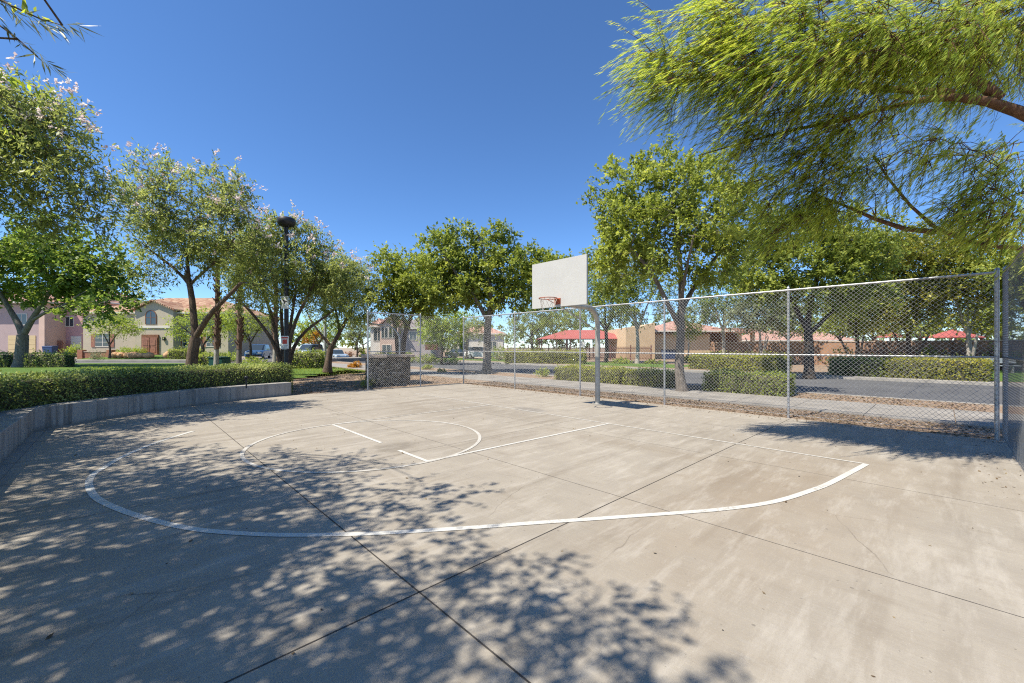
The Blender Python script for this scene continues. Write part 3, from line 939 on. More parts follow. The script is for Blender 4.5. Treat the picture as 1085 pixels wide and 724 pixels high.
# split in pours with narrow grooves between
def lerp(a, b, t): return (a[0]+(b[0]-a[0])*t, a[1]+(b[1]-a[1])*t)
Vs = []
for i in range(n-1):
    l = math.dist(Vf[i], Vf[i+1]); cuts = max(1, round(l/1.6))
    for c in range(cuts):
        t0, t1 = c/cuts, (c+1)/cuts
        g = .004/l if i == 0 or i % 2 == 0 else 0
        Vs.append((lerp(Vf[i], Vf[i+1], t0+(g if (c or i) else 0)), lerp(Vf[i], Vf[i+1], t1-(g if i == 0 else 0)), lerp(Vi[i], Vi[i+1], t1), lerp(Vi[i], Vi[i+1], t0)))
for q in Vs: mb.prism(list(q), -.1, WH)
w_o = mb.build('wall_face', M['wall_concrete'], wallt, .012)
hl = offset(front, .98*sg)
hl[1] = tuple(W(-7.3, 9.85)[:2])
hl[0] = tuple(W(-1.0, 9.85)[:2])
# run the end of the hedge past the end of the wall
e = Vector(hl[-1]); e2 = e + (Vector(hl[-1])-Vector(hl[-2])).normalized()*.25
hl = [hl[0], hl[1]] + smooth2([Vector(p).to_3d() for p in hl[2:]], 2) + [tuple(e2)]
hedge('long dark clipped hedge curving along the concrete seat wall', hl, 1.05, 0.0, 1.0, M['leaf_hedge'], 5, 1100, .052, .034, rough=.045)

# short dark riser at the front of the hedge
pr = P(261, 402, 12.6)
ris = thing('path_light', 'small dark path light standing between the seat wall and hedge', 'path light', (pr.x, pr.y, WH))
MB().tube([(0, 0, -.05), (0, 0, .22)], .022, 8).build('stake', M['black'], ris)
MB().tube([(0, 0, .22), (0, 0, .25), (0, 0, .31), (0, 0, .33)], [.03, .055, .055, .02], 10).build('lamp_head', M['black'], ris)

# ------------------------------------------------------------------ stone counter behind the left fence
c0 = W(-12.3, -1.1)
st = thing('stone_counter', 'rough stone counter with flagstone top behind the left fence', 'stone counter', (c0.x, c0.y, -.03), .35)
mb = MB(); mb.box(-.95, .95, -.45, .45, -.05, 1.22); mb.box(-.95, -.2, -1.15, -.451, -.05, 1.2)
mb.build('stone_body', M['stone'], st, .02)
rng = random.Random(2); mb = MB()
for (x0, x1, y0, y1) in ((-1.12, -.35, -.58, .58), (-.34, .4, -.6, .56), (.41, 1.12, -.55, .6), (-1.1, -.12, -1.3, -.59)):
    j = lambda: rng.uniform(-.05, .05)
    z = 1.225+rng.uniform(0, .02)
    mb.prism([(x0+j(), y0+j()), ((x0+x1)/2, y0+j()-.03), (x1, y0+j()), (x1+j()*.3, y1+j()), ((x0+x1)/2, y1+.04), (x0+j(), y1+j())], z, z+.12)
mb.build('top_slab', M['slab_stone'], st, .012)

# ------------------------------------------------------------------ lamp posts and signs
lp = P(303.5, 390, 16.6); lz = .1
lamp = thing('lamp_post', 'tall black lamp post with drum head and two white signs', 'lamp post', (lp.x, lp.y, lz))
MB().tube([(0, 0, -.1), (0, 0, .5), (0, 0, 6.45)], [.1, .09, .075], 12).build('pole', M['black'], lamp)
hd = MB().tube([(0, 0, 6.4), (0, 0, 6.46), (0, 0, 6.58), (0, 0, 6.7), (0, 0, 6.76), (0, 0, 6.78)], [.09, .28, .34, .34, .3, .05], 24).build('lamp_head', M['black'], lamp)
mb = MB()
for k in range(8):
    a = k*math.pi/4; mb.tube([(.13*math.cos(a), .13*math.sin(a), 6.15), (.32*math.cos(a), .32*math.sin(a), 6.45)], .01, 5)
mb.build('louver', M['black'], hd)
def sign(z, w, h, red):
    s = MB().box(-w/2, w/2, -.125, -.118, z-h/2, z+h/2).build('sign', M['sign'], lamp, .003)
    if not red:
        MB().prism_y([(-.09, z+.12), (.11, z+.05), (.02, z), (-.04, z-.1), (-.03, z+.02), (-.07, z+.06)], -.131, -.126).build('arrow_mark', M['ink'], s)
    else:
        mb = MB(); mb.box(-w/2+.03, w/2-.03, -.131, -.126, z+h/2-.1, z+h/2-.04); mb.box(-.09, .09, -.131, -.126, z-.06, z+.12)
        mb.build('warning_mark', M['ink_red'], s)
        mb = MB()
        for k in range(4): mb.box(-w/2+.05, w/2-.05-.03*(k % 2), -.131, -.126, z-.14-.05*k, z-.12-.05*k)
        mb.build('text_line', M['ink_grey'], s)
    return s
sign(1.65+(HY-321)/FPX*16.6-lz, .3, .5, False)
sign(1.65+(HY-363)/FPX*16.6-lz, .32, .52, True)
p2 = P(344.5, 387, 27)
l2 = thing('street_lamp', 'slim grey street lamp pole beside the forked lawn tree', 'street lamp', (p2.x, p2.y, .2))
MB().tube([(0, 0, -.2), (0, 0, .5), (0, 0, 6.2)], [.13, .1, .08], 10).build('pole', M['galv_old'], l2)
mb = MB(); mb.tube([(0, 0, 6.1), (.5, -.1, 6.35), (1.1, -.2, 6.4)], .04, 8); mb.build('arm', M['galv_old'], l2)
MB().box(.95, 1.5, -.34, -.1, 6.33, 6.45).build('lamp_head', M['galv_old'], l2, .03)
MB().tube([(0, 0, -.1), (0, 0, .15)], .24, 12).build('footing', M['kerb'], l2)
# bent pipe behind the counter
bp = P(423.5, 384, 24)
bpt = thing('bent_pole', 'pale bent steel pole curving over behind the stone counter', 'pole', (bp.x, bp.y, -.03))
pth = [(0, 0, 0), (0, 0, 2.0)]+[(-.9*(1-math.cos(math.radians(a))), 0, 2.0+.95*math.sin(math.radians(a))) for a in range(10, 91, 10)]+[(-1.7, 0, 3.05)]
MB().tube(pth, .055, 10).build('bent_pole_pipe', M['galv'], bpt)
# green utility box
ub = P(233, 386, 20)
u_ = thing('utility_box', 'dark green utility cabinet between the palm trunks', 'utility box', (ub.x, ub.y, .3))
MB().box(-.33, .33, -.3, .3, -.2, .82).build('cabinet', M['green_box'], u_, .02)
MB().box(-.36, .36, -.33, .33, .825, .88).build('lid', M['green_box'], u_, .015)

# ------------------------------------------------------------------ houses
def window(parent, x, z, w, h, y, arch=False, mull=(1, 0), frame=M['trim'], t=.07):
    fr = MB()
    if arch:
        r = w/2; out = [(x-w/2-t, z), (x+w/2+t, z)]+[(x+(r+t)*math.cos(math.radians(a)), z+h-r+(r+t)*math.sin(math.radians(a))) for a in range(0, 181, 15)]
        inn = [(x-w/2, z+.001), (x+w/2, z+.001)]+[(x+r*math.cos(math.radians(a)), z+h-r+r*math.sin(math.radians(a))) for a in range(0, 181, 15)]
        n = len(out)
        for i in range(n):
            j = (i+1) % n
            fr.prism_y([out[i], out[j], inn[j], inn[i]], y-.06, y+.02)
        pn = MB().prism_y(inn, y-.03, y+.015)
    else:
        fr.box(x-w/2-t, x-w/2, y-.06, y+.02, z-t, z+h+t); fr.box(x+w/2, x+w/2+t, y-.06, y+.02, z-t, z+h+t)
        fr.box(x-w/2, x+w/2, y-.06, y+.02, z-t, z); fr.box(x-w/2, x+w/2, y-.06, y+.02, z+h, z+h+t)
        pn = MB().box(x-w/2, x+w/2, y-.03, y+.015, z, z+h)
    for k in range(mull[0]):
        xx = x-w/2+w*(k+1)/(mull[0]+1); fr.box(xx-.03, xx+.03, y-.05, y-.031, z, z+h-(.15 if arch else 0))
    for k in range(mull[1]):
        zz = z+h*(k+1)/(mull[1]+1); fr.box(x-w/2, x+w/2, y-.047, y-.0315, zz-.02, zz+.02)
    f = fr.build('window', frame, parent); pn.build('pane', M['glass'], f); return f
def hip_roof(parent, x0, x1, y0, y1, z, h, mat, over=.5, gable=None, hip=None):
    x0 -= over; x1 += over; y0 -= over; y1 += over
    mb = MB(); th = .18
    w, d = x1-x0, y1-y0
    hp = (min(w, d)/2 if hip is None else hip)
    if w >= d:
        R = [(x0+hp, (y0+y1)/2, z+h), (x1-hp, (y0+y1)/2, z+h)]
        V = [(x0, y0, z), (x1, y0, z), (x1, y1, z), (x0, y1, z)]+R
        F = [(0, 1, 5, 4), (1, 2, 5), (2, 3, 4, 5), (3, 0, 4)]
    else:
        R = [((x0+x1)/2, y0+hp, z+h), ((x0+x1)/2, y1-hp, z+h)]
        V = [(x0, y0, z), (x1, y0, z), (x1, y1, z), (x0, y1, z)]+R
        F = [(0, 1, 4), (1, 2, 5, 4), (2, 3, 5), (3, 0, 4, 5)]
    mb.add(V, F); mb.box(x0, x1, y0, y1, z-th, z-.002, 1)
    return mb.build('roof', [mat, M['trim']], parent)
def gable_roof(parent, x0, x1, y0, y1, z, h, mat, over=.4):
    mb = MB(); xm = (x0+x1)/2; t = .18
    mb.prism_y([(x0-over, z), (xm, z+h), (xm, z+h+t), (x0-over-.02, z+t)], y0-over, y1)
    mb.prism_y([(x1+over, z), (x1+over+.02, z+t), (xm, z+h+t), (xm, z+h)], y0-over, y1)
    return mb.build('roof', mat, parent)

# cream house with the arched window
Zc = 50.0
def cx(px): return (px-160)/FPX*Zc
def cz(py): return CAMH+(HY-py)/FPX*Zc-.75
b = P(160, 376, Zc)
ch = thing('house', 'cream stucco house with brown double door and arched upstairs window', 'house', (b.x, b.y, .75))
mb = MB(); mb.box(cx(88), cx(152), 0, 11, -.3, cz(331)); mb.box(cx(188), cx(240), .3, 11, -.3, cz(331))
gx0, gx1 = cx(150), cx(190)
mb.prism_y([(gx0, -.3), (gx1, -.3), (gx1, cz(330)), ((gx0+gx1)/2, cz(320)), (gx0, cz(330))], -.9, 10.9)
mb.build('wall', M['cream'], ch)
hip_roof(ch, cx(88), cx(240), .2, 11, cz(331), 2.4, M['tile'], .6)
gable_roof(ch, gx0, gx1, -.9, 6, cz(330), cz(320)-cz(330), M['tile'], .35)
window(ch, cx(109), cz(367), 1.75, 1.5, 0, False, (1, 2))
window(ch, cx(167), cz(344), 1.2, 1.6, -.9, True, (1, 1), M['wood'])
window(ch, cx(197), cz(367), 1.1, 1.4, .3, False, (1, 2))
window(ch, cx(222), cz(367), 1.1, 1.4, .3, False, (1, 2))
for x in (99, 119, 189.3, 205, 214.5, 229.5):
    MB().box(cx(x)-.24, cx(x)+.24, (-.06 if x < 150 else .24), (.0 if x < 150 else .3)-.002, cz(368), cz(354)).build('shutter', M['wood_red'], ch)
mb = MB(); mb.box(cx(158), cx(175.4), -1.05, -.902, 0, cz(355)); dr = mb.build('door_surround', M['wood'], ch)
mb = MB()
for s in (-1, 1):
    x = cx(166.7)+s*.47; mb.box(x-.43, x+.43, -1.1, -1.052, .05, cz(358))
    mb.box(x-.28, x+.28, -1.13, -1.101, .25, .95); mb.box(x-.28, x+.28, -1.13, -1.101, 1.1, cz(360))
dd = mb.build('door', M['wood_red'], ch)
MB().tube([(cx(166.7)+.08, -1.14, .9), (cx(166.7)+.08, -1.14, 1.2)], .02, 6).build('handle', M['black'], dd)
MB().box(gx0+.2, gx1-.2, -1.0, -.903, cz(348), cz(345.8)).build('sill', M['trim'], ch)
mb = MB(); mb.box(cx(181)-.12, cx(181)+.12, -1.1, -.902, cz(361), cz(357.5)); mb.build('wall_lantern', M['black'], ch)
MB().box(cx(157), cx(177), -1.9, -.905, -.3, 0.0).build('step', M['slab_stone'], ch)
# pink house and mauve house at the far left
b = P(77, 376, 53)
ph = thing('house', 'narrow pink stucco house front left of the cream house', 'house', (b.x, b.y, .75))
k = 53/FPX
MB().box(-10*k, 10.5*k, 0, 9, -.3, (376-318)*k).build('wall', M['pink'], ph)
hip_roof(ph, -10*k, 10.5*k, 0, 9, (376-318)*k, 1.6, M['tile_pink'])
g = MB().box(-1.5*k, 9.5*k, -.06, -.002, 0, 2.3).build('garage_door', M['trim'], ph)
window(ph, -3*k, 3.6, 1.0, 1.2, 0)
b = P(15, 376, 51)
mh = thing('house', 'mauve stucco house with tan double garage doors at far left', 'house', (b.x, b.y, .75))
k = 51/FPX
mb = MB(); mb.box(-60*k, 30*k, 0, 10, -.3, (376-321)*k)
mb.build('wall', M['mauve'], mh)
MB().box(30*k, 36*k, -.4, 9.8, -.3, (376-321)*k-.002).build('side_wall', M['rose'], mh)
hip_roof(mh, -60*k, 36*k, -.3, 10, (376-321)*k+.05, 2.2, M['tile_pink'], .6)
for x0, x1 in ((-6, 9), (10.5, 23)):
    gd = MB().box(x0*k, x1*k, -.05, -.002, 0, 2.35)
    for q in range(3): gd.box(x0*k+.05, x1*k-.05, -.065, -.051, .62+.6*q, .65+.6*q)
    gd.build('garage_door', M['tan_door'], mh)
window(mh, 8*k, 3.7, 1.3, 1.3, 0)
window(mh, -30*k, 3.7, 1.3, 1.3, 0)
b = P(57.5, 376, 52)
gt = thing('wooden_gate', 'brown wooden gate between the mauve and pink houses', 'gate', (b.x, b.y, .75))
k = 52/FPX
mb = MB()
for i in range(9): mb.box(-9*k+i*.235, -9*k+i*.235+.22, 0, .06, -.2, 1.75)
mb.build('boards', M['wood_red'], gt); MB().box(-9*k, 9*k, .061, .12, 1.3, 1.42).build('rail', M['wood'], gt)
def wheelie(label, loc, grp):
    t = thing('wheelie_bin', label, 'bin', loc, 0, grp)
    MB().add([(-.26,-.28,.06),(.26,-.28,.06),(.26,.28,.06),(-.26,.28,.06),(-.32,-.36,1.0),(.32,-.36,1.0),(.32,.36,1.0),(-.32,.36,1.0)],
             [(0,3,2,1),(4,5,6,7),(0,1,5,4),(1,2,6,5),(2,3,7,6),(3,0,4,7)]).build('bin_body', M['blue'], t, .02)
    MB().prism_x([(-.4, 1.002), (.4, 1.002), (.38, 1.1), (-.3, 1.06)], -.35, .35).build('lid', M['blue'], t, .01)
    for s in (-1, 1): MB().tube([(s*.28, .3, .1), (s*.34, .3, .1)], .1, 10).build('wheel', M['tyre'], t)
    return t
b = P(50.5, 376, 50.5); wheelie('blue wheelie bin nearer the mauve house wall', (b.x, b.y, .72), 'blue bins by the gate')
b = P(55.5, 376, 50.3); wheelie('blue wheelie bin nearer the pink house', (b.x, b.y, .72), 'blue bins by the gate')
# brick planter wall in front of cream house
b = P(101, 379, 46)
bw = thing('brick_wall', 'low red brick wall with piers in front of cream house', 'low wall', (b.x, b.y, .35))
k = 46/FPX
MB().box(-15*k, 15*k, 0, .25, -.2, .75).build('brick_panel', M['brick'], bw)
for x in (-15.5*k, 15.5*k): MB().box(x-.3, x+.3, -.12, .37, -.2, 1.0).build('pier', M['brick'], bw, .02)
MB().box(-15*k+.3, 15*k-.3, -.05, .3, .752, .84).build('coping', M['slab_stone'], bw)

# rose house in the middle distance
Zr = 60.0; k = Zr/FPX
b = P(425, 380, Zr)
rh = thing('house', 'two storey rose house with grey side wall beyond the fence corner', 'house', (b.x, b.y, -.03))
gx = lambda px: (px-425)*k
gz = lambda py: (380-py)*k
mb = MB(); mb.box(gx(391), gx(405), .6, 10, -.2, gz(345)); mb.build('porch_wing', M['white_st'], rh)
mb = MB(); mb.prism_y([(gx(404), -.2), (gx(423), -.2), (gx(423), gz(346)), (gx(413.5), gz(337)), (gx(404), gz(346))], -.6, 9); mb.build('wall', M['rose'], rh)
mb = MB(); mb.box(gx(421), gx(456), .4, 11, -.2, gz(347)); mb.build('side_wall', M['greyst'], rh)
gable_roof(rh, gx(404), gx(423), -.6, 9, gz(346), gz(337)-gz(346), M['tile_pink'], .3)
hip_roof(rh, gx(423)+.3, gx(457), .4, 11, gz(347), 1.9, M['tile_grey'], .35)
hip_roof(rh, gx(391), gx(404), .6, 10, gz(345), 1.2, M['tile_pink'], .35)
window(rh, gx(409), gz(358), .9, 1.5, -.6); window(rh, gx(417), gz(358), .9, 1.5, -.6); window(rh, gx(398.5), gz(361), 1.1, 1.9, .6)
window(rh, gx(411), gz(375), 1.2, 1.3, -.6); window(rh, gx(437), gz(360), 1.0, 1.2, .4)
# white house with garage behind the big tree
Zw = 66.0; k = Zw/FPX; b = P(507, 379, Zw)
wh = thing('house', 'white house with garage doors behind the parked white car', 'house', (b.x, b.y, -.03))
mb = MB(); mb.box(-23*k, -10.5*k, .5, 10, -.2, 24*k); mb.build('garage_wing', M['cream2'], wh)
MB().box(-10*k, 26*k, 0, 10, -.2, 25*k).build('wall', M['white_st'], wh)
hip_roof(wh, -23*k, 26*k, .1, 10, 25*k+.1, 1.7, M['tile_pink'], .5)
MB().box(-7*k, 6*k, -.06, -.002, 0, 2.5).build('garage_door', M['trim'], wh)
window(wh, -17*k, 1.4, 1.2, .9, .5); window(wh, 15*k, 1.4, 1.2, 1.2, 0)
# beige building across the road
Zb = 58.0; k = Zb/FPX; b = P(705, 380, Zb)
bb = thing('clubhouse', 'beige stucco clubhouse with pink tiled roof across the road', 'building', (b.x, b.y, -.03))
gx = lambda px: (px-705)*k
gz = lambda py: (380-py)*k
mb = MB(); mb.prism_y([(gx(660), -.2), (gx(690), -.2), (gx(690), gz(342)), (gx(676), gz(346)), (gx(660), gz(347))], -1.5, 9); mb.build('end_wall', M['beige'], bb)
MB().box(gx(690), gx(752), 0, 9, -.2, gz(352)).build('wall', M['beige'], bb)
hip_roof(bb, gx(690)+.6, gx(768), 0, 9, gz(350), gz(337)-gz(350), M['tile_pink'], .9)
mb = MB(); mb.box(gx(752), gx(800), 4, 9, -.2, gz(352)); mb.build('porch_wall', M['wood'], bb)
MB().box(gx(752.5), gx(800), .2, .55, -.2, .9).build('porch_rail', M['trim'], bb)
mb = MB()
for x in (768, 785, 799): mb.box(gx(x)-.2, gx(x)+.2, .15, .6, .902, gz(352))
mb.build('porch_column', M['beige'], bb)
MB().box(gx(753), gx(801), -.3, 9.2, gz(352)+.01, gz(347)).build('porch_roof', M['tile_pink'], bb)
mb = MB()
for i in range(20): 
    x = gx(691)+i*.42; mb.box(x, x+.14, -.7, -.002, gz(352)-.25, gz(352)-.05)
mb.build('rafter_tail', M['wood'], bb)
b = P(709, 380, 55.5)
ds = thing('dumpster', 'blue steel container against the beige clubhouse wall', 'container', (b.x, b.y, -.03))
MB().add([(-.75,-.5,.1),(.75,-.5,.1),(.75,.5,.1),(-.75,.5,.1),(-.9,-.65,1.25),(.9,-.65,1.25),(.9,.5,1.35),(-.9,.5,1.35)],
         [(0,3,2,1),(4,5,6,7),(0,1,5,4),(1,2,6,5),(2,3,7,6),(3,0,4,7)]).build('container_body', M['blue'], ds, .02)
MB().prism_x([(-.7, 1.26), (.55, 1.36), (.55, 1.43), (-.7, 1.32)], -.93, .93).build('lid', M['black'], ds)
# low tan house with pale roof behind the brown wall
b = P(845, 378, 74); k = 74/FPX
th = thing('house', 'low house with pale pink roof behind the brown wall', 'house', (b.x, b.y, -.03))
MB().box(-48*k, 60*k, 0, 9, -.2, 2.9).build('wall', M['cream2'], th)
hip_roof(th, -48*k, 60*k, 0, 9, 2.95, 2.0, M['tile_pink'], .7)
window(th, -10*k, 1.0, 1.6, 1.2, 0); window(th, 20*k, 1.0, 1.6, 1.2, 0)

# brown wall on the far right
b = W(-13, -41)
bw2 = thing('block_wall', 'long brown block wall behind the trees on the right', 'wall', (b.x, b.y, -.03), -YAW)
mb = MB(); mb.box(0, 38, 0, .2, -.2, 2.15); mb.build('wall_panel', M['block'], bw2)
MB().box(-.05, 38.05, -.05, .25, 2.152, 2.24).build('coping', M['slab_stone'], bw2)
for i in range(9): MB().box(i*4.7-.25, i*4.7+.25, -.15, -.002, -.2, 2.3).build('pier', M['block'], bw2)

# red shade structures
def canopy(label, px, Z, half_w, depth, eave, ridge, nposts, hipf, rot=0.0):
    b = P(px, 380, Z)
    t = thing('shade_canopy', label, 'shade canopy', (b.x, b.y, -.03), rot, 'red shade canopies in the park')
    mb = MB(); w, d = half_w, depth/2
    V = [(-w,-d,eave),(w,-d,eave),(w,d,eave),(-w,d,eave),(-w+hipf,0,ridge),(w-hipf,0,ridge)]
    V2 = [(x,y,z-.05) for x,y,z in V]
    F = [(0,1,5,4),(1,2,5),(2,3,4,5),(3,0,4)]
    mb.add(V, F); mb.add(V2, [f[::-1] for f in F]); mb.add(V[:4]+V2[:4], [(4,5,1,0),(5,6,2,1),(6,7,3,2),(7,4,0,3)])
    mb.build('canopy_cloth', M['red_canopy'], t)
    for i in range(nposts):
        x = -w*.92+2*w*.92*i/(nposts-1)
        for y in (-d*.85, d*.85): MB().tube([(x, y, -.1), (x, y, eave+.1)], .09, 8).build('post', M['rust_iron'], t)
    return t
canopy('long red hip canopy over the playground behind the iron fence', 617, 64, 7.1, 6, 2.95, 4.35, 4, 4.5)
canopy('larger small red pyramid canopy above the brown wall', 1010, 44, 1.75, 3, 2.72, 3.6, 2, 1.7)
canopy('smaller red canopy half hidden behind the right trees', 946, 56, 1.5, 2.6, 3.05, 3.7, 2, 1.45)
# iron fence round the playground
b = P(612, 380, 54); k = 54/FPX
jf = thing('iron_fence', 'rust red iron picket fence in front of the playground canopy', 'fence', (b.x, b.y, -.03), 0)
mb = MB()
for i in range(150):
    x = -74*k+i*(152*k/150); mb.box(x-.02, x+.02, -.02, .02, .05, 1.75)
mb.build('pickets', M['rust_iron'], jf)
mb = MB(); mb.box(-74*k, 78*k, -.035, -.021, .2, .27); mb.box(-74*k, 78*k, -.035, -.021, 1.5, 1.57); mb.build('rail', M['rust_iron'], jf)
for i in range(8): MB().box(-74*k+i*(152*k/7)-.06, -74*k+i*(152*k/7)+.06, -.06, .06, -.1, 1.95).build('post', M['rust_iron'], jf)
b = P(617, 365, 53.5)
ns = thing('notice_sign', 'small square white notice on the iron fence', 'sign', (b.x, b.y-.1, 0))
MB().box(-.33, .33, 0, .02, b.z-.38, b.z+.38).build('sign_face', M['sign'], ns)
MB().tube([(0, .04, -.1), (0, .04, b.z+.38)], .03, 6).build('sign_post', M['rust_iron'], ns)
# playground equipment under the canopy
b = P(600, 380, 62)
pg = thing('play_structure', 'small playground climber under the long red canopy', 'play structure', (b.x, b.y, -.03))
for x in (-1.5, 0, 1.5): MB().tube([(x, 0, 0), (x, 0, 2.5)], .06, 8).build('post', M['rust_iron'], pg)
MB().box(-1.6, 1.6, -.7, .7, 1.1, 1.2).build('deck', M['wood'], pg)
mb = MB(); mb.prism_y([(1.6, 1.1), (3.4, .15), (3.6, .15), (3.6, .25), (1.6, 1.25)], -.3, .3); mb.build('slide', M['tan_door'], pg)
b = P(457.5, 381, 50)
kk = thing('mailbox_kiosk', 'dull red box with pale top on a post beyond the road', 'mailbox', (b.x, b.y, -.03))
MB().box(-.75, .75, -.3, .3, 1.35, 2.35).build('box_body', M['rust_iron'], kk, .03)
MB().box(-.85, .85, -.4, .4, 2.352, 2.48).build('box_top', M['sign'], kk)
MB().box(-.12, .12, -.1, .1, -.1, 1.35).build('post', M['galv_old'], kk)

# ------------------------------------------------------------------ cars
def car(label, loc, rot, paint, suv=False, cat='car'):
    t = thing('parked_car', label, cat, loc, rot, 'cars parked beyond the trees')
    L, Wd, H = (4.7, 1.85, 1.72) if suv else (4.5, 1.78, 1.45)
    a = L/2
    def loft(secs, mat, nm, par):
        mb = MB(); V = []; m = len(secs[0][1])
        for y, prof in secs: V += [(x, y, z) for x, z in prof]
        F = []
        for i in range(len(secs)-1):
            for j in range(m): F.append((i*m+j, i*m+(j+1) % m, (i+1)*m+(j+1) % m, (i+1)*m+j))
        F.append(tuple(range(m))[::-1]); F.append(tuple(range((len(secs)-1)*m, len(secs)*m)))
        mb.add(V, F, 0, False); return mb.build(nm, mat, par, .03)
    hd_, tr_ = (.95, 1.05) if suv else (.82, .95)
    body = [(-a, .35), (-a+.05, .62), (-a+.15, hd_-.08), (-a+1.15, hd_+.06), (a-.5, tr_), (a-.03, tr_-.1), (a, .5), (a-.08, .3), (-a+.08, .26)]
    w = Wd/2
    secs = [(-w, [(x*.97, z if z < .6 else z-.06) for x, z in body]), (-w+.08, body), (w-.08, body), (w, [(x*.97, z if z < .6 else z-.06) for x, z in body])]
    loft(secs, paint, 'body', t)
    top = H
    cab = [(-a+1.1, hd_), (-a+1.95, top-.06), (-a+2.3, top), (a-(.45 if suv else 1.2), top-.02), (a-(.12 if suv else .5), tr_-.02)]
    cabi = [(-a+1.3, hd_), (-a+2.0, top-.1), (-a+2.3, top-.05), (a-(.5 if suv else 1.25), top-.06), (a-(.2 if suv else .6), tr_-.02)]
    secs = [(-w+.06, [(x, z if z < 1.2 else hd_+.05) if False else (x, hd_+(z-hd_)*.05) for x, z in cabi]), (-w+.22, cabi), (-w+.32, cab), (w-.32, cab), (w-.22, cabi), (w-.06, [(x, hd_+(z-hd_)*.05) for x, z in cabi])]
    loft(secs, M['glass'], 'windows', t)
    MB().prism_y([(-a+1.98, top-.05), (-a+2.3, top+.012), (a-(.5 if suv else 1.25), top+.0), (a-(.48 if suv else 1.2), top-.06)], -w+.28, w-.28).build('roof_panel', paint, t, .02)
    for x in (-a+.85, a-.85):
        for s in (-1, 1):
            wh_ = MB().tube([(x, s*(w-.2), .33), (x, s*(w+.01), .33)], .33, 18).build('wheel', M['tyre'], t)
            MB().tube([(x, s*(w+.011), .33), (x, s*(w+.025), .33)], .2, 12).build('rim', M['galv'], wh_)
    for s in (-1, 1):
        MB().box(-a+.02, -a+.14, s*.62-.2, s*.62+.2, .62, .76).build('headlight', M['lamp_glass'], t)
        MB().box(a-.12, a+.005, s*.68-.14, s*.68+.14, .68, .86).build('tail_light', M['tail'], t)
    MB().box(-a-.012, -a+.1, -.75, .75, .34, .5).build('bumper', M['tyre'], t)
    return t
b = P(274, 380, 50); car('dark blue car parked between the palm trunks and forked tree', (b.x, b.y, .28), 1.9, M['car_blue'], True)
b = P(327, 381, 52); car('pale suv facing the street above the short hedge', (b.x, b.y, .3), 1.45, M['car_silver'], True)
b = P(357, 381, 56); car('light blue car on the road right of the grey lamp pole', (b.x, b.y, -.135), 2.3, M['car_silver'])
b = P(510, 379.5, 60); car('white suv parked in front of the white house', (b.x, b.y, -.02), 3.0, M['car_white'], True)
b = P(488, 379.5, 62); car('dark car parked left of the white suv', (b.x, b.y, -.02), 2.8, M['car_dark'])

# park bench on the right
b = P(1033, 391, 27)
pb = thing('park_bench', 'long grey metal bench on the park lawn at far right', 'bench', (b.x, b.y, -.02), -.3)
MB().box(-2.2, 2.2, -.22, .22, .44, .5).build('seat', M['galv'], pb, .01)
MB().box(-2.2, 2.2, .2, .25, .62, .95).build('backrest', M['galv'], pb, .01)
for x in (-1.8, 0, 1.8): mb = MB(); mb.box(x-.04, x+.04, -.18, .2, -.05, .44); mb.box(x-.03, x+.03, .251, .29, -.05, .9); mb.build('leg', M['galv_old'], pb)

# ------------------------------------------------------------------ clipped hedges
def uvl(*pts): return [W(u, v)[:2] for u, v in pts]
G1 = 'clipped hedges along the sidewalk'; G2 = 'clipped hedges across the road'; G3 = 'clipped hedges on the lawn'
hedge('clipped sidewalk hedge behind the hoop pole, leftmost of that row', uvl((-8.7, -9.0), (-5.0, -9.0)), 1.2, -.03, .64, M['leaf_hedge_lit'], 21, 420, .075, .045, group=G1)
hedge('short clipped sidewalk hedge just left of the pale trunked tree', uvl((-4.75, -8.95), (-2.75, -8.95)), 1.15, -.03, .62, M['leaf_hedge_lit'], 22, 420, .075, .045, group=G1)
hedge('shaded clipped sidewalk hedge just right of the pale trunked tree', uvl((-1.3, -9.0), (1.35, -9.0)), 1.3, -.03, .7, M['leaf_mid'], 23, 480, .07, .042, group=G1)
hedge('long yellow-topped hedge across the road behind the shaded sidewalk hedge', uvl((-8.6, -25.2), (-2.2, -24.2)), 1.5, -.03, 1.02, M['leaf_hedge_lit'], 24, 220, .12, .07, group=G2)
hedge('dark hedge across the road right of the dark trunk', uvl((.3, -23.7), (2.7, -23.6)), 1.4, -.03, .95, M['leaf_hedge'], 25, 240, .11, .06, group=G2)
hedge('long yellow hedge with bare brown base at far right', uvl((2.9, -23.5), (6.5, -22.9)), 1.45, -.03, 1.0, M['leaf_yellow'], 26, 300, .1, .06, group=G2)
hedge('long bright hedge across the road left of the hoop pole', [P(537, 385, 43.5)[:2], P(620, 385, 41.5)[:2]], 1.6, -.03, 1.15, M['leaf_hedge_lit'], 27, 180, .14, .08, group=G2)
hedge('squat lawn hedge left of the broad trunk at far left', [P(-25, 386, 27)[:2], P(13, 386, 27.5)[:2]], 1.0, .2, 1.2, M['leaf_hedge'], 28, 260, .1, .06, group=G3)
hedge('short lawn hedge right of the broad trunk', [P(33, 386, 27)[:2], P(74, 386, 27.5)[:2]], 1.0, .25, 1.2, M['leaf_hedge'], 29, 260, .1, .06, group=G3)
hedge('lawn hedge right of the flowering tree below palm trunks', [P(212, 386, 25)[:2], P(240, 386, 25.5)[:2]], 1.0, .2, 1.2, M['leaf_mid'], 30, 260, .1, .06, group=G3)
hedge('rounded lawn hedge beside the grey lamp pole', [P(309, 386, 25.5)[:2], P(342, 386, 26)[:2]], 1.1, .2, 1.35, M['leaf_mid'], 31, 280, .1, .06, group=G3, round_=.3)
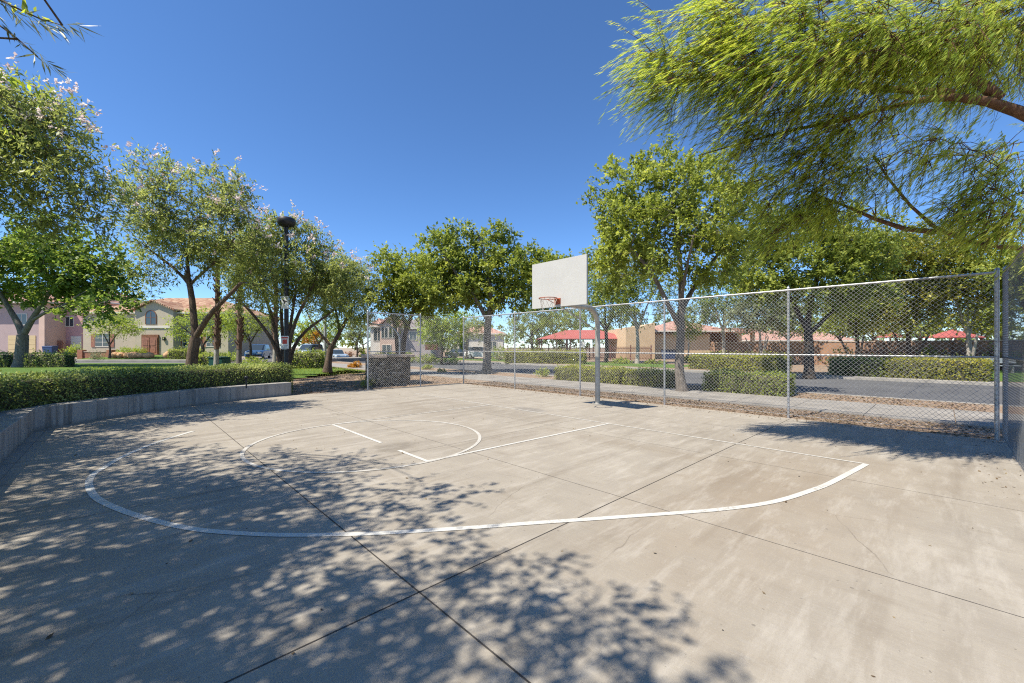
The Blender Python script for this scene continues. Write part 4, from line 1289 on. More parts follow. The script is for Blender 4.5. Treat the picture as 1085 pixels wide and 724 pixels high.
hedge('hedge in front of the cream house right window', [P(182, 380, 45)[:2], P(214, 380, 45)[:2]], 1.0, .4, 1.35, M['leaf_mid'], 32, 160, .14, .08, group=G3)

# ------------------------------------------------------------------ trees
def stem(*pts): return [P(*p) for p in pts]
ASH = dict(leaf=M['leaf_ash'], bark=M['bark_grey'])
# tree beside the sidewalk behind the hoop
B = W(-1.75, -7.6)
fk = P(718, 345, B.y)
tree('leafy_tree', 'tall light green tree with pale trunk just behind the fence', 'tree', (B.x, B.y, -.03),
     [([(B.x, B.y, -.1), P(719, 385, B.y), P(721, 350, B.y), P(722, 325, B.y)], .18, .13),
      ([P(721, 348, B.y), P(706, 320, B.y-.3), P(692, 290, B.y-.6), P(668, 262, B.y-1)], .1, .045),
      ([P(722, 326, B.y), P(722, 290, B.y), P(716, 240, B.y+.2), P(712, 205, B.y+.2)], .11, .035),
      ([P(722, 330, B.y), P(738, 300, B.y+.5), P(762, 268, B.y+.9), P(782, 240, B.y+1.2)], .1, .035),
      ([P(721, 320, B.y), P(728, 280, B.y-.9), P(735, 250, B.y-1.3)], .08, .03)],
     lobes_px(B.y, [(712, 235, 78, 62), (665, 250, 50, 42), (655, 200, 38, 30), (720, 190, 70, 34), (770, 225, 50, 55), (640, 285, 32, 26, 1.0), (760, 280, 45, 30), (690, 275, 45, 22, -.8)]),
     330, 11, 9, .44, .15, .085, M['leaf_ash'], M['bark_grey'], 11, shell=.55, tip=.014, spread=.9, twigs=True)
# big tree in the middle
B = P(516, 393, 27.6)
tree('leafy_tree', 'wide deep green tree on the verge left of the backboard', 'tree', (B.x, B.y, -.03),
     [([(B.x, B.y, -.1), P(516, 370, 27.6), P(517, 345, 27.6), P(518, 330, 27.6)], .29, .22),
      ([P(517, 340, 27.6), P(505, 318, 27.2), P(490, 300, 26.8), P(470, 270, 26.5)], .15, .06),
      ([P(518, 332, 27.6), P(520, 305, 27.6), P(512, 265, 27.6), P(505, 245, 27.6)], .15, .05),
      ([P(518, 334, 27.6), P(536, 312, 28), P(552, 290, 28.3), P(565, 275, 28.3)], .14, .05)],
     lobes_px(27.6, [(480, 285, 40, 40), (478, 255, 30, 24), (520, 265, 32, 30), (555, 290, 36, 30), (515, 305, 45, 25), (455, 305, 25, 24), (560, 315, 30, 20), (500, 300, 50, 30, 1.5), (585, 305, 22, 25, 1.2), (562, 278, 28, 20), (595, 285, 18, 18, .8), (445, 285, 24, 22)]),
     350, 10, 9, .62, .24, .145, M['leaf_mid'], M['bark_grey'], 12, shell=.55, tip=.02, spread=.9)
# tree with pale green crown at the fence corner
Z = 24.5; B = P(424, 391, Z)
tree('leafy_tree', 'lighter green forked tree behind the stone counter', 'tree', (B.x, B.y, -.03),
     [([(B.x, B.y, -.1), P(427, 370, Z), P(430, 350, Z), P(437, 332, Z), P(442, 318, Z)], .2, .08),
      ([(B.x-.1, B.y, -.1), P(421, 365, Z), P(419, 345, Z), P(412, 325, Z), P(405, 305, Z)], .15, .05),
      ([P(430, 350, Z), P(424, 320, Z), P(425, 295, Z)], .1, .04)],
     lobes_px(Z, [(408, 305, 26, 26), (440, 300, 28, 26), (412, 280, 18, 16), (428, 325, 30, 16), (455, 320, 18, 20)]),
     170, 11, 9, .6, .18, .1, M['leaf_ash'], M['bark_dark'], 13, tip=.016)
# dark forked tree across the road
Z = 23.15; B = P(857, 399, Z)
tree('leafy_tree', 'dark trunked forked tree across the road right of the fence post', 'tree', (B.x, B.y, -.03),
     [([(B.x, B.y, -.1), P(857, 375, Z), P(856, 350, Z)], .24, .2),
      ([P(856, 352, Z), P(845, 330, Z), P(833, 305, Z), P(815, 280, Z)], .14, .05),
      ([P(856, 350, Z), P(858, 325, Z), P(866, 300, Z), P(868, 265, Z)], .15, .05),
      ([P(857, 354, Z), P(872, 340, Z), P(888, 325, Z), P(905, 305, Z)], .12, .05)],
     lobes_px(Z, [(820, 285, 42, 34), (868, 275, 44, 36), (915, 300, 40, 28), (850, 245, 46, 30), (795, 300, 28, 26), (905, 265, 40, 28), (860, 310, 60, 18), (800, 265, 36, 30), (900, 245, 40, 28)]),
     380, 10, 8, .6, .2, .12, M['leaf_mid'], M['bark_dark'], 14, tip=.018)
# broad tree at the left
Z = 27.2; B = P(22, 388, Z)
tree('leafy_tree', 'broad dark green tree with stout grey trunk at far left', 'tree', (B.x, B.y, .3),
     [([(B.x, B.y, .2), P(23, 372, Z), P(24, 355, Z)], .34, .28),
      ([P(24, 356, Z), P(15, 335, Z), P(5, 318, Z), P(-10, 295, Z)], .2, .07),
      ([P(24, 356, Z), P(36, 335, Z), P(48, 318, Z-.4), P(62, 296, Z-.6)], .2, .07),
      ([P(34, 340, Z), P(48, 331, Z-.6), P(66, 325, Z-1), P(85, 312, Z-1.2)], .1, .05)],
     lobes_px(Z, [(20, 290, 55, 34), (70, 280, 45, 36), (100, 300, 38, 28), (-30, 285, 45, 40), (40, 255, 50, 28), (118, 322, 26, 14, -1), (115, 275, 30, 20), (55, 310, 40, 18), (90, 330, 20, 10, -1), (10, 318, 30, 12)]),
     380, 9, 8, .62, .24, .16, M['leaf_deep'], M['bark_grey'], 15, spread=.9, tip=.02)
# flowering trees
FL = dict(leaf=M['leaf_willow'], bark=M['bark_brown'], droop=.2, up=.35, spread=.65)
Z = 14.6; B = P(202, 392, Z)
tree('flowering_tree', 'open grey-green flowering tree rising behind the middle of hedge', 'tree', (B.x, B.y, .1),
     [([(B.x, B.y, 0), P(204, 375, Z), P(207, 358, Z)], .2, .16),
      ([P(207, 360, Z), P(205, 335, Z), P(203, 305, Z), P(198, 290, Z)], .12, .08),
      ([P(207, 358, Z), P(219, 337, Z-.3), P(238, 318, Z-.6), P(255, 300, Z-.8)], .1, .05),
      ([P(203, 305, Z), P(188, 285, Z), P(172, 275, Z), P(155, 262, Z)], .06, .03),
      ([P(200, 292, Z), P(197, 268, Z+.3), P(205, 235, Z+.5)], .06, .025),
      ([P(203, 300, Z), P(215, 285, Z), P(232, 278, Z), P(250, 250, Z)], .05, .02)],
     lobes_px(Z, [(195, 215, 60, 48), (165, 245, 45, 38), (240, 245, 48, 45), (270, 270, 30, 32), (150, 205, 26, 24), (230, 195, 30, 26), (200, 270, 62, 22), (175, 178, 14, 16), (255, 200, 14, 16), (150, 290, 26, 10), (262, 312, 30, 14), (168, 305, 24, 9)]),
     270, 10, 9, .46, .135, .044, M['leaf_willow'], M['bark_brown'], 16, blossom=150, **{k: FL[k] for k in ('droop', 'up', 'spread')}, tip=.013, shell=.6, twigs=True)
Z = 17.6
B = P(302, 391, Z)
stems = []
rs = random.Random(8)
for (pxs) in ([(292, 365), (277, 345), (262, 325), (245, 312)], [(295, 365), (288, 335), (280, 310), (270, 285)], [(300, 360), (298, 330), (300, 300), (298, 270)],
              [(310, 368), (322, 350), (335, 342), (350, 332)], [(306, 362), (313, 340), (325, 315), (338, 290)], [(304, 364), (308, 342), (312, 320), (314, 300)]):
    z = Z+rs.uniform(-.8, .8)
    stems.append(([(B.x+rs.uniform(-.25, .25), B.y+rs.uniform(-.2, .2), 0)]+[P(x, y, z) for x, y in pxs], .11, .035))
tree('flowering_tree', 'many stemmed flowering tree around the black lamp post', 'tree', (B.x, B.y, .1), stems,
     lobes_px(Z, [(290, 265, 34, 34), (325, 285, 38, 32), (262, 290, 30, 28), (345, 300, 34, 28), (300, 310, 55, 22), (275, 245, 20, 20), (330, 255, 20, 18), (365, 300, 20, 24), (303, 246, 26, 16), (272, 262, 24, 20), (318, 262, 24, 22)]),
     330, 10, 9, .5, .145, .048, M['leaf_willow'], M['bark_brown'], 17, blossom=130, **{k: FL[k] for k in ('droop', 'up', 'spread')}, tip=.014, shell=.6)
Z = 24.0; B = P(347, 391, Z)
tree('flowering_tree', 'smaller forked flowering tree on the lawn right of lamp posts', 'tree', (B.x, B.y, .3),
     [([(B.x, B.y, .2), P(348, 378, Z), P(351, 366, Z)], .2, .16),
      ([P(351, 368, Z), P(360, 352, Z), P(368, 338, Z), P(376, 318, Z)], .13, .05),
      ([P(351, 368, Z), P(342, 356, Z), P(332, 346, Z), P(325, 330, Z)], .09, .04),
      ([P(360, 352, Z), P(357, 335, Z), P(352, 310, Z)], .09, .04)],
     lobes_px(Z, [(360, 295, 26, 26), (380, 310, 22, 28), (345, 310, 24, 26), (362, 330, 36, 16), (372, 280, 14, 14), (395, 325, 12, 20)]),
     190, 10, 9, .52, .17, .06, M['leaf_willow'], M['bark_brown'], 18, blossom=60, **{k: FL[k] for k in ('droop', 'up', 'spread')}, tip=.015)
# flowering tree whose crown comes in from the left edge
Z = 9.0; Bx, By = -13.2, 8.0
tree('flowering_tree', 'nearest flowering tree leaning in from the left edge above the hedge', 'tree', (Bx, By, .1),
     [([(Bx, By, 0), (Bx+.1, By, 1.2), (Bx+.3, By+.1, 2.0)], .2, .15),
      ([(Bx+.3, By+.1, 2.0), (-12.5, 8.3, 3.6), (-11.8, 8.7, 5.4), (-10.9, 9.2, 6.5)], .09, .02),
      ([(Bx+.3, By+.1, 2.0), (Bx+.4, By+.3, 3.5), (-12.3, 8.6, 5.2), (-12, 8.8, 6.5)], .12, .04),
      ([(Bx+.3, By+.1, 2.0), (Bx-.8, By-.6, 3.6), (-14.6, 6.9, 5.0)], .11, .04)],
     lobes_px(9.2, [(40, 150, 50, 45), (10, 120, 50, 42), (75, 190, 40, 45), (30, 215, 55, 35), (95, 235, 30, 28), (-40, 150, 60, 70), (-60, 220, 60, 40), (-90, 150, 60, 60, -1.5), (-75, 190, 50, 50, -1.9), (-100, 245, 50, 40, -2.0)]),
     360, 10, 9, .48, .125, .04, M['leaf_willow'], M['bark_brown'], 19, blossom=130, **{k: FL[k] for k in ('droop', 'up', 'spread')}, tip=.012, shell=.6, twigs=True)

# the feathery tree reaching in from the right
def Q(x, y, Z): return P(x, y, Z*.82)
Bx, By = 12.6, 6.6
wind = (-.85, -.02, -.5)
tree('feathery_tree', 'large feathery yellow-green tree arching in over the right fence', 'tree', (Bx, By, -.03),
     [([(Bx, By, -.1), (12.4, 6.7, 1.4), (12.0, 6.9, 2.6)], .3, .26),
      ([(12.0, 6.9, 2.6), (10.2, 6.4, 4.3), Q(1085, 122, 7.0), Q(1050, 102, 7.0), Q(1010, 98, 7.1), Q(950, 112, 7.2), Q(900, 125, 7.3)], .24, .02),
      ([Q(1060, 105, 7.0), Q(1000, 55, 7.2), Q(930, 30, 7.4), Q(850, 20, 7.6), Q(790, 22, 7.7)], .07, .012),
      ([Q(1010, 98, 7.1), Q(930, 95, 7.4), Q(860, 85, 7.6), Q(790, 78, 7.8), Q(720, 85, 7.9), Q(668, 92, 8)], .05, .008),
      ([Q(920, 122, 7.3), Q(850, 135, 7.8), Q(790, 150, 8), Q(740, 165, 8.1)], .035, .008),
      ([(12.0, 6.9, 2.6), Q(1110, 264, 7.5), Q(1060, 262, 7.6), Q(1012, 262, 7.7), Q(985, 243, 7.7), Q(966, 218, 7.7), Q(940, 195, 7.8), Q(925, 165, 7.8)], .085, .012),
      ([Q(990, 246, 7.7), Q(955, 250, 7.7), Q(930, 235, 7.8), Q(900, 215, 8), Q(860, 205, 8.1)], .045, .012),
      ([Q(1045, 262, 7.6), Q(1060, 240, 7.0), Q(1075, 215, 6.6)], .045, .015),
      ([(12.0, 6.9, 2.6), (13.0, 6.0, 4.5), (13.6, 5.5, 6.5)], .2, .05)],
     lobes_px(6.1, [(1028, 45, 85, 55), (945, 50, 95, 60, -.9), (862, 48, 85, 56, -.9), (787, 55, 62, 50), (742, 88, 55, 28), (712, 97, 46, 18), (812, 115, 70, 38), (890, 135, 65, 30), (852, 170, 60, 30, .4),
                    (968, 155, 50, 24), (1055, 165, 40, 22, -.3), (872, 215, 50, 24, .5), (928, 222, 42, 18, .4), (1068, 222, 36, 34, -.9), (1030, 215, 30, 22, -.5), (767, 25, 55, 40), (1005, 30, 75, 38, -1.2), (1065, 25, 60, 28, -1.3),
                    (1000, 150, 45, 22, -.7), (930, 118, 50, 24, -.9), (820, 200, 40, 26, .4), (890, 190, 60, 26, .2), (840, 240, 42, 26, .5), (1040, 195, 36, 24, -.5), (700, 60, 34, 30, .1), (1050, 75, 50, 24, .5), (790, 150, 40, 20, .2)]),
     680, 9, 23, .48, .12, .0105, M['leaf_mesq'], M['bark_red'], 20, droop=.28, up=.0, wind=wind, stream=(-.7, 0, -.3), lrand=.27, twigs=True, tip=.008, shell=.7, spread=.6, step=.5)

# off-frame trees on the left and behind the camera that shade the court
OFF = dict(leaf=M['leaf_mesq'], bark=M['bark_brown'], droop=.4, up=0.0)
def over(name, label, u, v, seed, lob, ncl, ntw=10, nlf=16, L=.10, Wd=.034, extra=(), leaf=M['leaf_mesq']):
    B = W(u, v)
    lobes = [(np.array(W(a, b_, c)), np.array((r, r*.95, rz))) for a, b_, c, r, rz in lob]
    paths = [([(B.x, B.y, 0), (B.x+.05, B.y, 1.4), (B.x, B.y+.1, 2.4)], .21, .17)]
    for a, b_, c, r, rz in lob[:5]:
        e_ = W(a, b_, c); m_ = (Vector((B.x, B.y+.1, 2.4))+e_)/2 + Vector((0, 0, .3))
        paths.append(([(B.x, B.y+.1, 2.4), m_, e_], .1, .03))
    return tree(name, label, 'tree', (B.x, B.y, 0), paths+list(extra), lobes, ncl, ntw, nlf, .6, L, Wd, leaf, M['bark_brown'], seed, droop=.4, up=.05, tip=.012, shell=.75, wind=(-.1, -.05, -.2), spread=.9)
# the dangling twigs at the upper left belong to this one
B2 = W(-1.6, 11.6)
tw = [([W(-2.8, 9.6, 6.0), P(-20, -15, 4.3), P(15, 12, 4.2), P(48, 25, 4.15), P(66, 27, 4.1)], .02, .004),
      ([W(-2.8, 9.6, 5.8), P(-30, 10, 4.3), P(2, 22, 4.25), P(18, 42, 4.2), P(40, 60, 4.15)], .018, .004)]
t1 = over('feathery_tree', 'off-frame feathery tree whose twigs dangle in at upper left', -1.6, 11.4, 41,
     [(-1.8, 10.6, 5.0, 2.0, 1.3), (-3.6, 11.6, 5.4, 1.6, 1.1), (.2, 10.4, 5.2, 2.2, 1.3), (-1.5, 11.5, 6.6, 2.0, .9), (-4.6, 11.6, 4.6, 1.1, .8)], 240, extra=tw)
def hanging(root, pts, rng, n, L, Wd, mat, name):
    """separate narrow pinnae hanging along a twig"""
    pts = np.array([list(p) for p in pts]); seg = np.linspace(0, len(pts)-1.001, n)
    i = seg.astype(int); f = (seg-i)[:, None]
    p = pts[i]*(1-f)+pts[i+1]*f
    V = []; T = []
    for k in range(n):
        q = 5
        base = np.repeat(p[k:k+1], q, 0) + rng.normal(size=(q, 3))*.012
        d = nrm(np.array([.62, -.1, -.62])+rng.normal(size=(q, 3))*.28)
        sd = nrm(np.cross(d, rng.normal(size=(q, 3))))
        sz = rng.uniform(.6, 1.2, size=(q, 1))
        V.append(kite(base, d, sd, L*sz, Wd*sz)); T.append(np.repeat(rng.uniform(.05, .6, q), 4))
    V = np.vstack(V)-np.array(root.location)
    return mesh_np(name, V, np.arange(len(V)), mat, root, np.concatenate(T))
rg = np.random.default_rng(3)
hanging(t1, [P(-20, -12, 4.3), P(15, 12, 4.2), P(48, 25, 4.15), P(80, 26, 4.1)], rg, 13, .26, .016, M['leaf_olive'], 'hanging_foliage')
hanging(t1, [P(-5, 15, 4.25), P(18, 42, 4.2), P(42, 60, 4.15), P(60, 74, 4.1)], rg, 9, .2, .016, M['leaf_olive'], 'hanging_foliage')
over('feathery_tree', 'off-frame feathery tree standing behind the camera beside the wall', 3.4, 11.5, 42,
     [(2.5, 10.6, 5.0, 2.0, 1.2), (1.0, 11.2, 5.5, 1.8, 1.1), (3.8, 10.9, 5.4, 1.6, 1.1), (2.6, 11.4, 6.5, 1.8, .8)], 210)
over('feathery_tree', 'off-frame feathery tree left of the frame beside the wall corner', -5.9, 12.1, 43,
     [(-5.9, 12.0, 4.8, 1.6, 1.0), (-5.2, 12.3, 5.6, 1.5, .8), (-6.3, 12.5, 5.4, 1.3, .8)], 150)
# far trees
FT = 'trees beyond the road'
def far_tree(label, px, Z, trunk_top, lob, ncl, leaf, bark, seed, r=.14, name='leafy_tree', gz=-.03, multi=0, L=.22, Wd=.12, group=FT, pyb=None, ntw=6, nlf=7):
    B = P(px, 380, Z)
    lobes = lobes_px(Z, lob)
    if group == FT: ncl = int(ncl*1.4)
    paths = [([(B.x, B.y, gz-.05), P(px+1, (trunk_top+380)/2, Z), P(px, trunk_top, Z)], r, r*.75)]
    for (c, rr) in lobes[:3]:
        paths.append(([P(px, trunk_top, Z), (P(px, trunk_top, Z)+Vector(c))/2+Vector((0, 0, .2)), Vector(c)], r*.6, r*.2))
    for m in range(multi):
        a = seed+m*2.1
        paths.append(([(B.x+.2*math.cos(a), B.y+.2*math.sin(a), gz-.05), (B.x+.7*math.cos(a), B.y+.5*math.sin(a), gz+1.3), (B.x+1.3*math.cos(a), B.y+.9*math.sin(a), gz+2.6)], r*.7, r*.4))
    return tree(name, label, 'tree', (B.x, B.y, gz), paths, lobes, ncl, ntw, nlf, .7, L, Wd, leaf, bark, seed, group, tip=.02)
far_tree('pale trunked tree in front of the clubhouse end wall', 675, 42, 350, [(672, 320, 40, 24), (655, 300, 30, 25), (695, 305, 30, 26), (680, 285, 30, 20), (650, 285, 26, 20)], 230, M['leaf_mid'], M['bark_pale'], 51, .2)
far_tree('dark trunked tree right of the hoop pole beyond the road', 642, 45, 350, [(640, 315, 32, 24), (620, 325, 24, 20), (655, 330, 22, 14), (635, 290, 24, 22), (615, 305, 22, 18)], 210, M['leaf_mid'], M['bark_dark'], 52, .22)
far_tree('slender young tree with rounded crown before the clubhouse wall', 729, 44, 356, [(731, 345, 11, 11), (727, 352, 8, 6), (736, 351, 8, 5)], 50, M['leaf_ash'], M['bark_pale'], 53, .1, L=.2, Wd=.1)
far_tree('white trunked tree before the clubhouse porch', 766, 43, 350, [(770, 318, 32, 24), (750, 310, 24, 22), (785, 325, 24, 18), (768, 295, 28, 18)], 150, M['leaf_deep'], M['bark_pale'], 54, .2)
far_tree('grey-green many stemmed olive beyond the yellow-topped hedge', 805, 39, 352, [(800, 330, 26, 22), (825, 335, 24, 20), (785, 340, 18, 16), (812, 312, 24, 16), (840, 325, 16, 20)], 150, M['leaf_olive'], M['bark_pale'], 55, .12, multi=3, name='olive_tree')
far_tree('bushy tree over the iron fence left of red canopy', 563, 52, 358, [(565, 340, 24, 18), (545, 348, 18, 16), (585, 335, 20, 18), (560, 325, 20, 12)], 120, M['leaf_mid'], M['bark_dark'], 56, .2)
far_tree('small tree between the white suv and white house', 494, 57, 356, [(498, 345, 20, 15), (485, 350, 12, 10), (510, 350, 12, 12)], 80, M['leaf_mid'], M['bark_brown'], 57, .16)
far_tree('bright lime young tree across the road beyond stone counter', 468, 42, 358, [(462, 348, 20, 18), (478, 340, 16, 16), (470, 362, 20, 12), (452, 340, 10, 12)], 120, M['leaf_lime'], M['bark_brown'], 58, .13)
far_tree('round shadowy tree behind the right hedge, left of its row', 908, 33, 358, [(905, 325, 34, 22), (930, 315, 30, 24), (885, 315, 26, 22), (910, 295, 32, 22), (905, 342, 34, 9)], 210, M['leaf_mid'], M['bark_dark'], 59, .16, multi=2)
far_tree('yellowing tree behind the middle of the far right hedge', 962, 31, 356, [(960, 320, 34, 24), (985, 300, 34, 28), (945, 295, 30, 24), (965, 262, 40, 24), (930, 268, 34, 22), (962, 341, 34, 9)], 310, M['leaf_yellow'], M['bark_dark'], 60, .17, multi=2)
far_tree('yellowing tree beside the larger pyramid canopy at right', 1026, 29, 356, [(1025, 315, 36, 24), (1048, 290, 30, 28), (1000, 290, 32, 26), (1025, 258, 42, 24), (980, 262, 30, 24), (1028, 340, 34, 9), (1055, 330, 18, 12)], 340, M['leaf_yellow'], M['bark_pale'], 61, .17, multi=1)
far_tree('rightmost park tree behind the edge-on fence run', 1092, 26, 356, [(1090, 310, 36, 30), (1075, 280, 30, 28), (1110, 285, 36, 30)], 170, M['leaf_mid'], M['bark_brown'], 62, .17)
far_tree('hazy round tree rising behind the clubhouse roof', 735, 75, 350, [(735, 335, 20, 12), (755, 330, 20, 12), (715, 332, 16, 10)], 70, M['leaf_olive'], M['bark_brown'], 63, .2, L=.35, Wd=.2)
far_tree('small dark stemmed lime tree before the cream house', 116, 44, 366, [(116, 345, 16, 9), (105, 348, 12, 8), (132, 346, 14, 8), (140, 349, 10, 6), (120, 339, 12, 7)], 110, M['leaf_lime'], M['bark_dark'], 64, .11, gz=.5, L=.16, Wd=.08, group='trees in the left yards')
far_tree('wide bright lime tree right of the cream house door', 215, 42, 366, [(205, 350, 22, 14), (235, 345, 24, 16), (190, 345, 12, 10), (222, 335, 22, 10)], 150, M['leaf_lime'], M['bark_dark'], 65, .16, gz=.4, L=.18, Wd=.09, group='trees in the left yards', multi=1)
far_tree('green tree behind the forked flowering tree near dark blue car', 265, 46, 364, [(262, 350, 18, 14), (280, 342, 18, 12), (250, 342, 14, 12)], 110, M['leaf_mid'], M['bark_dark'], 66, .15, gz=.4, L=.2, Wd=.1, group='trees in the left yards')
far_tree('orange tinged tree beyond the pale suv', 333, 60, 366, [(330, 356, 9, 6), (338, 358, 8, 5), (325, 360, 6, 4)], 50, M['leaf_orange'], M['bark_brown'], 67, .12, gz=.3, L=.22, Wd=.12, group='trees in the left yards')
far_tree('grey leaved tree left of the rose house', 378, 56, 366, [(376, 352, 14, 12), (385, 342, 12, 10), (366, 350, 10, 10)], 90, M['leaf_olive'], M['bark_brown'], 68, .14, L=.2, Wd=.09, group='trees in the left yards')
far_tree('lime tree left of the light blue car', 338, 48, 364, [(345, 352, 14, 10), (325, 345, 16, 12), (355, 345, 12, 10)], 90, M['leaf_lime'], M['bark_brown'], 69, .13, gz=.2, L=.2, Wd=.1, group='trees in the left yards')
far_tree('far green tree above the roofs right of pale trunk', 600, 82, 350, [(590, 340, 18, 12), (612, 342, 18, 10), (575, 345, 12, 10)], 70, M['leaf_mid'], M['bark_brown'], 70, .2, L=.35, Wd=.2)

rg0 = random.Random(31)
for i in range(26):
    px = -20 + i*45 + rg0.uniform(-12, 12); Z = rg0.uniform(82, 105); h = rg0.uniform(326, 342) if px > 420 else rg0.uniform(332, 346)
    far_tree('distant tree in the row far beyond the houses', px, Z, 366, [(px, (h+368)/2, rg0.uniform(20, 28), (374-h)/2), (px+14, 358, 18, 12), (px-14, 357, 18, 12)], 46,
             M[rg0.choice(['leaf_mid', 'leaf_deep', 'leaf_olive', 'leaf_mid'])], M['bark_brown'], 200+i, .2, L=.5, Wd=.32, group='distant trees', ntw=8, nlf=7)
for i, (px, lab) in enumerate(((835, 'tree over the low pale roof right of the olive'), (890, 'tree over the brown wall left of the smaller canopy'), (925, 'tree over the brown wall touching the smaller canopy'),
                               (975, 'tree over the brown wall between the two small canopies'), (1040, 'tree over the brown wall right of the larger pyramid canopy'))):
    far_tree(lab, px, 50+3*(i % 2), 360, [(px, 340, 24, 14), (px+18, 346, 16, 9), (px-18, 345, 16, 9), (px+4, 326, 20, 12)], 90, M[('leaf_mid', 'leaf_ash', 'leaf_yellow')[i % 3]], M['bark_brown'], 300+i, .18, L=.3, Wd=.17)
# palms
def palm(label, px, Z, r, seed, white=True):
    rng = np.random.default_rng(seed); B = P(px, 388, Z)
    root = thing('palm_tree', label, 'palm tree', (B.x, B.y, .25), 0, 'palm trunks on the lawn')
    H = 5.6
    MB().tube([(0, 0, -.2), (0, 0, .2), (.02, 0, 1.3)], [r*1.7, r*1.25, r], 12).build('bare_trunk', M['bark_pale'] if white else M['bark_grey'], root)
    mb = MB(); mb.tube([(.02, 0, 1.3), (.05, 0, 2.5), (.08, 0, H)], [r*1.15, r*1.1, r*.95], 10)
    for k in range(150):
        z = rng.uniform(1.35, H); a = rng.uniform(0, 6.28); c, s_ = math.cos(a), math.sin(a); x = .02+.06*(z-1.3)/4
        mb.tube([(x+c*r, s_*r, z), (x+c*(r+.1), s_*(r+.1), z+.16)], [.035, .012], 4)
    mb.build('husk_trunk', M['palm_bark'], root)
    V = []; T = []
    for k in range(26):
        a = rng.uniform(0, 6.28); el = rng.uniform(-.5, 1.1); st_ = np.array([.08, 0, H])
        d = np.array([math.cos(a)*math.cos(el), math.sin(a)*math.cos(el), math.sin(el)]); e_ = st_+d*rng.uniform(.6, .9)
        n_ = 22
        fan = nrm(d + rng.normal(size=(n_, 3))*.42); sd = nrm(np.cross(fan, d+.01))
        V.append(kite(np.repeat(e_[None], n_, 0), fan, sd, rng.uniform(.5, .8, (n_, 1)), np.full((n_, 1), .035))); T.append(np.repeat(rng.uniform(.1, .8, n_), 4))
    V = np.vstack(V); mesh_np('fronds', V, np.arange(len(V)), M['leaf_mid'], root, np.concatenate(T))
    return root
palm('shaggy palm trunk with white base left of the green cabinet', 229, 19.5, .095, 1)
palm('shaggy red-brown palm trunk right of the green cabinet', 253, 19.5, .1, 2, False)
palm('palm trunk with white base amid the forked flowering tree stems', 291, 22, .1, 3)

# ------------------------------------------------------------------ shrubs, rocks, small things
S = 'shrubs in the yards'
b = P(78, 379, 47); shrub('flowering_shrub', 'bright yellow-green bush before the pink house', (b.x, b.y, .5), 1.15, 1.6, M['leaf_lime'], 1, 1400, .16, .07, group=S)
b = P(135, 378, 48); shrub('flowering_shrub', 'yellow-green bushes along the cream house front wall', (b.x, b.y, .6), 1.3, 1.2, M['leaf_lime'], 2, 1400, .16, .07, group=S)
b = P(147, 378, 48); shrub('flowering_shrub', 'yellow bush beside the cream house doorway', (b.x, b.y, .6), 1.0, 1.2, M['leaf_lime'], 3, 1100, .16, .07, group=S)
b = P(101, 381, 43); shrub('desert_shrub', 'grey-green spiky shrub before the low brick wall', (b.x, b.y, .4), 1.0, .8, M['leaf_olive'], 4, 700, .2, .04, group=S, spiky=True)
b = P(378, 388, 33); shrub('desert_shrub', 'round orange shrub at the road edge', (b.x, b.y, -.02), .42, .62, M['leaf_orange'], 5, 900, .1, .05, group=S)
b = P(372, 388, 33.3); shrub('desert_shrub', 'smaller orange shrub touching the round orange one', (b.x, b.y, -.02), .3, .42, M['leaf_orange'], 6, 600, .1, .05, group=S)
b = W(-10.95, .35); shrub('desert_shrub', 'spiky yellow-green tuft in front of the stone counter', (b.x-.3, b.y+.6, -.03), .35, .5, M['leaf_ash'], 7, 420, .14, .02, group=S, spiky=True)
b = P(404, 409, 18); shrub('desert_shrub', 'low grey tuft left of the stone counter', (b.x, b.y, -.03), .35, .4, M['leaf_olive'], 8, 320, .14, .025, group=S, spiky=True)
b = P(453, 391, 31); shrub('desert_shrub', 'low green shrub by the road left of the fence corner', (b.x, b.y, -.03), .6, .35, M['leaf_ash'], 9, 400, .14, .06, group=S)
b = P(468, 396, 27); shrub('desert_shrub', 'small green clump at the road edge behind the fence corner', (b.x, b.y, -.03), .45, .3, M['leaf_mid'], 10, 350, .12, .05, group=S)
b = W(-10.6, -9.6); shrub('desert_shrub', 'upright green shrub by the road left of the second post', (b.x, b.y, -.03), .42, .7, M['leaf_ash'], 11, 420, .12, .05, group=S, spiky=False)
b = W(-8.9, -9.9); shrub('desert_shrub', 'small olive shrub by the road before the bright hedge', (b.x+.6, b.y+.4, -.03), .4, .6, M['leaf_olive'], 12, 380, .12, .05, group=S)
b = P(452, 384, 44); shrub('flowering_shrub', 'mixed green bush across the road under the lime tree', (b.x, b.y, -.03), 1.5, 1.2, M['leaf_mid'], 13, 900, .2, .1, group=S)
b = P(432, 384, 46); shrub('flowering_shrub', 'green bush across the road left of the lime tree', (b.x, b.y, -.03), 1.3, 1.2, M['leaf_ash'], 14, 800, .2, .1, group=S)
b = P(475, 385, 42.5); shrub('flowering_shrub', 'low yellow ground shrub right of the lime tree', (b.x, b.y, -.03), 1.6, .6, M['leaf_lime'], 15, 800, .18, .08, group=S)
b = P(530, 382, 52); shrub('flowering_shrub', 'rounded green bush right of the white suv', (b.x, b.y, -.03), 1.6, 2.2, M['leaf_mid'], 16, 1000, .22, .12, group=S)
b = P(657, 384.5, 42); shrub('flowering_shrub', 'low green mound right of the hoop pole across the road', (b.x, b.y, -.03), 1.7, .6, M['leaf_ash'], 17, 800, .18, .09, group=S)
b = P(695, 384.5, 41); shrub('flowering_shrub', 'low shaded mound across the road left of pale fence tree', (b.x, b.y, -.03), 1.4, .5, M['leaf_mid'], 18, 700, .18, .09, group=S)
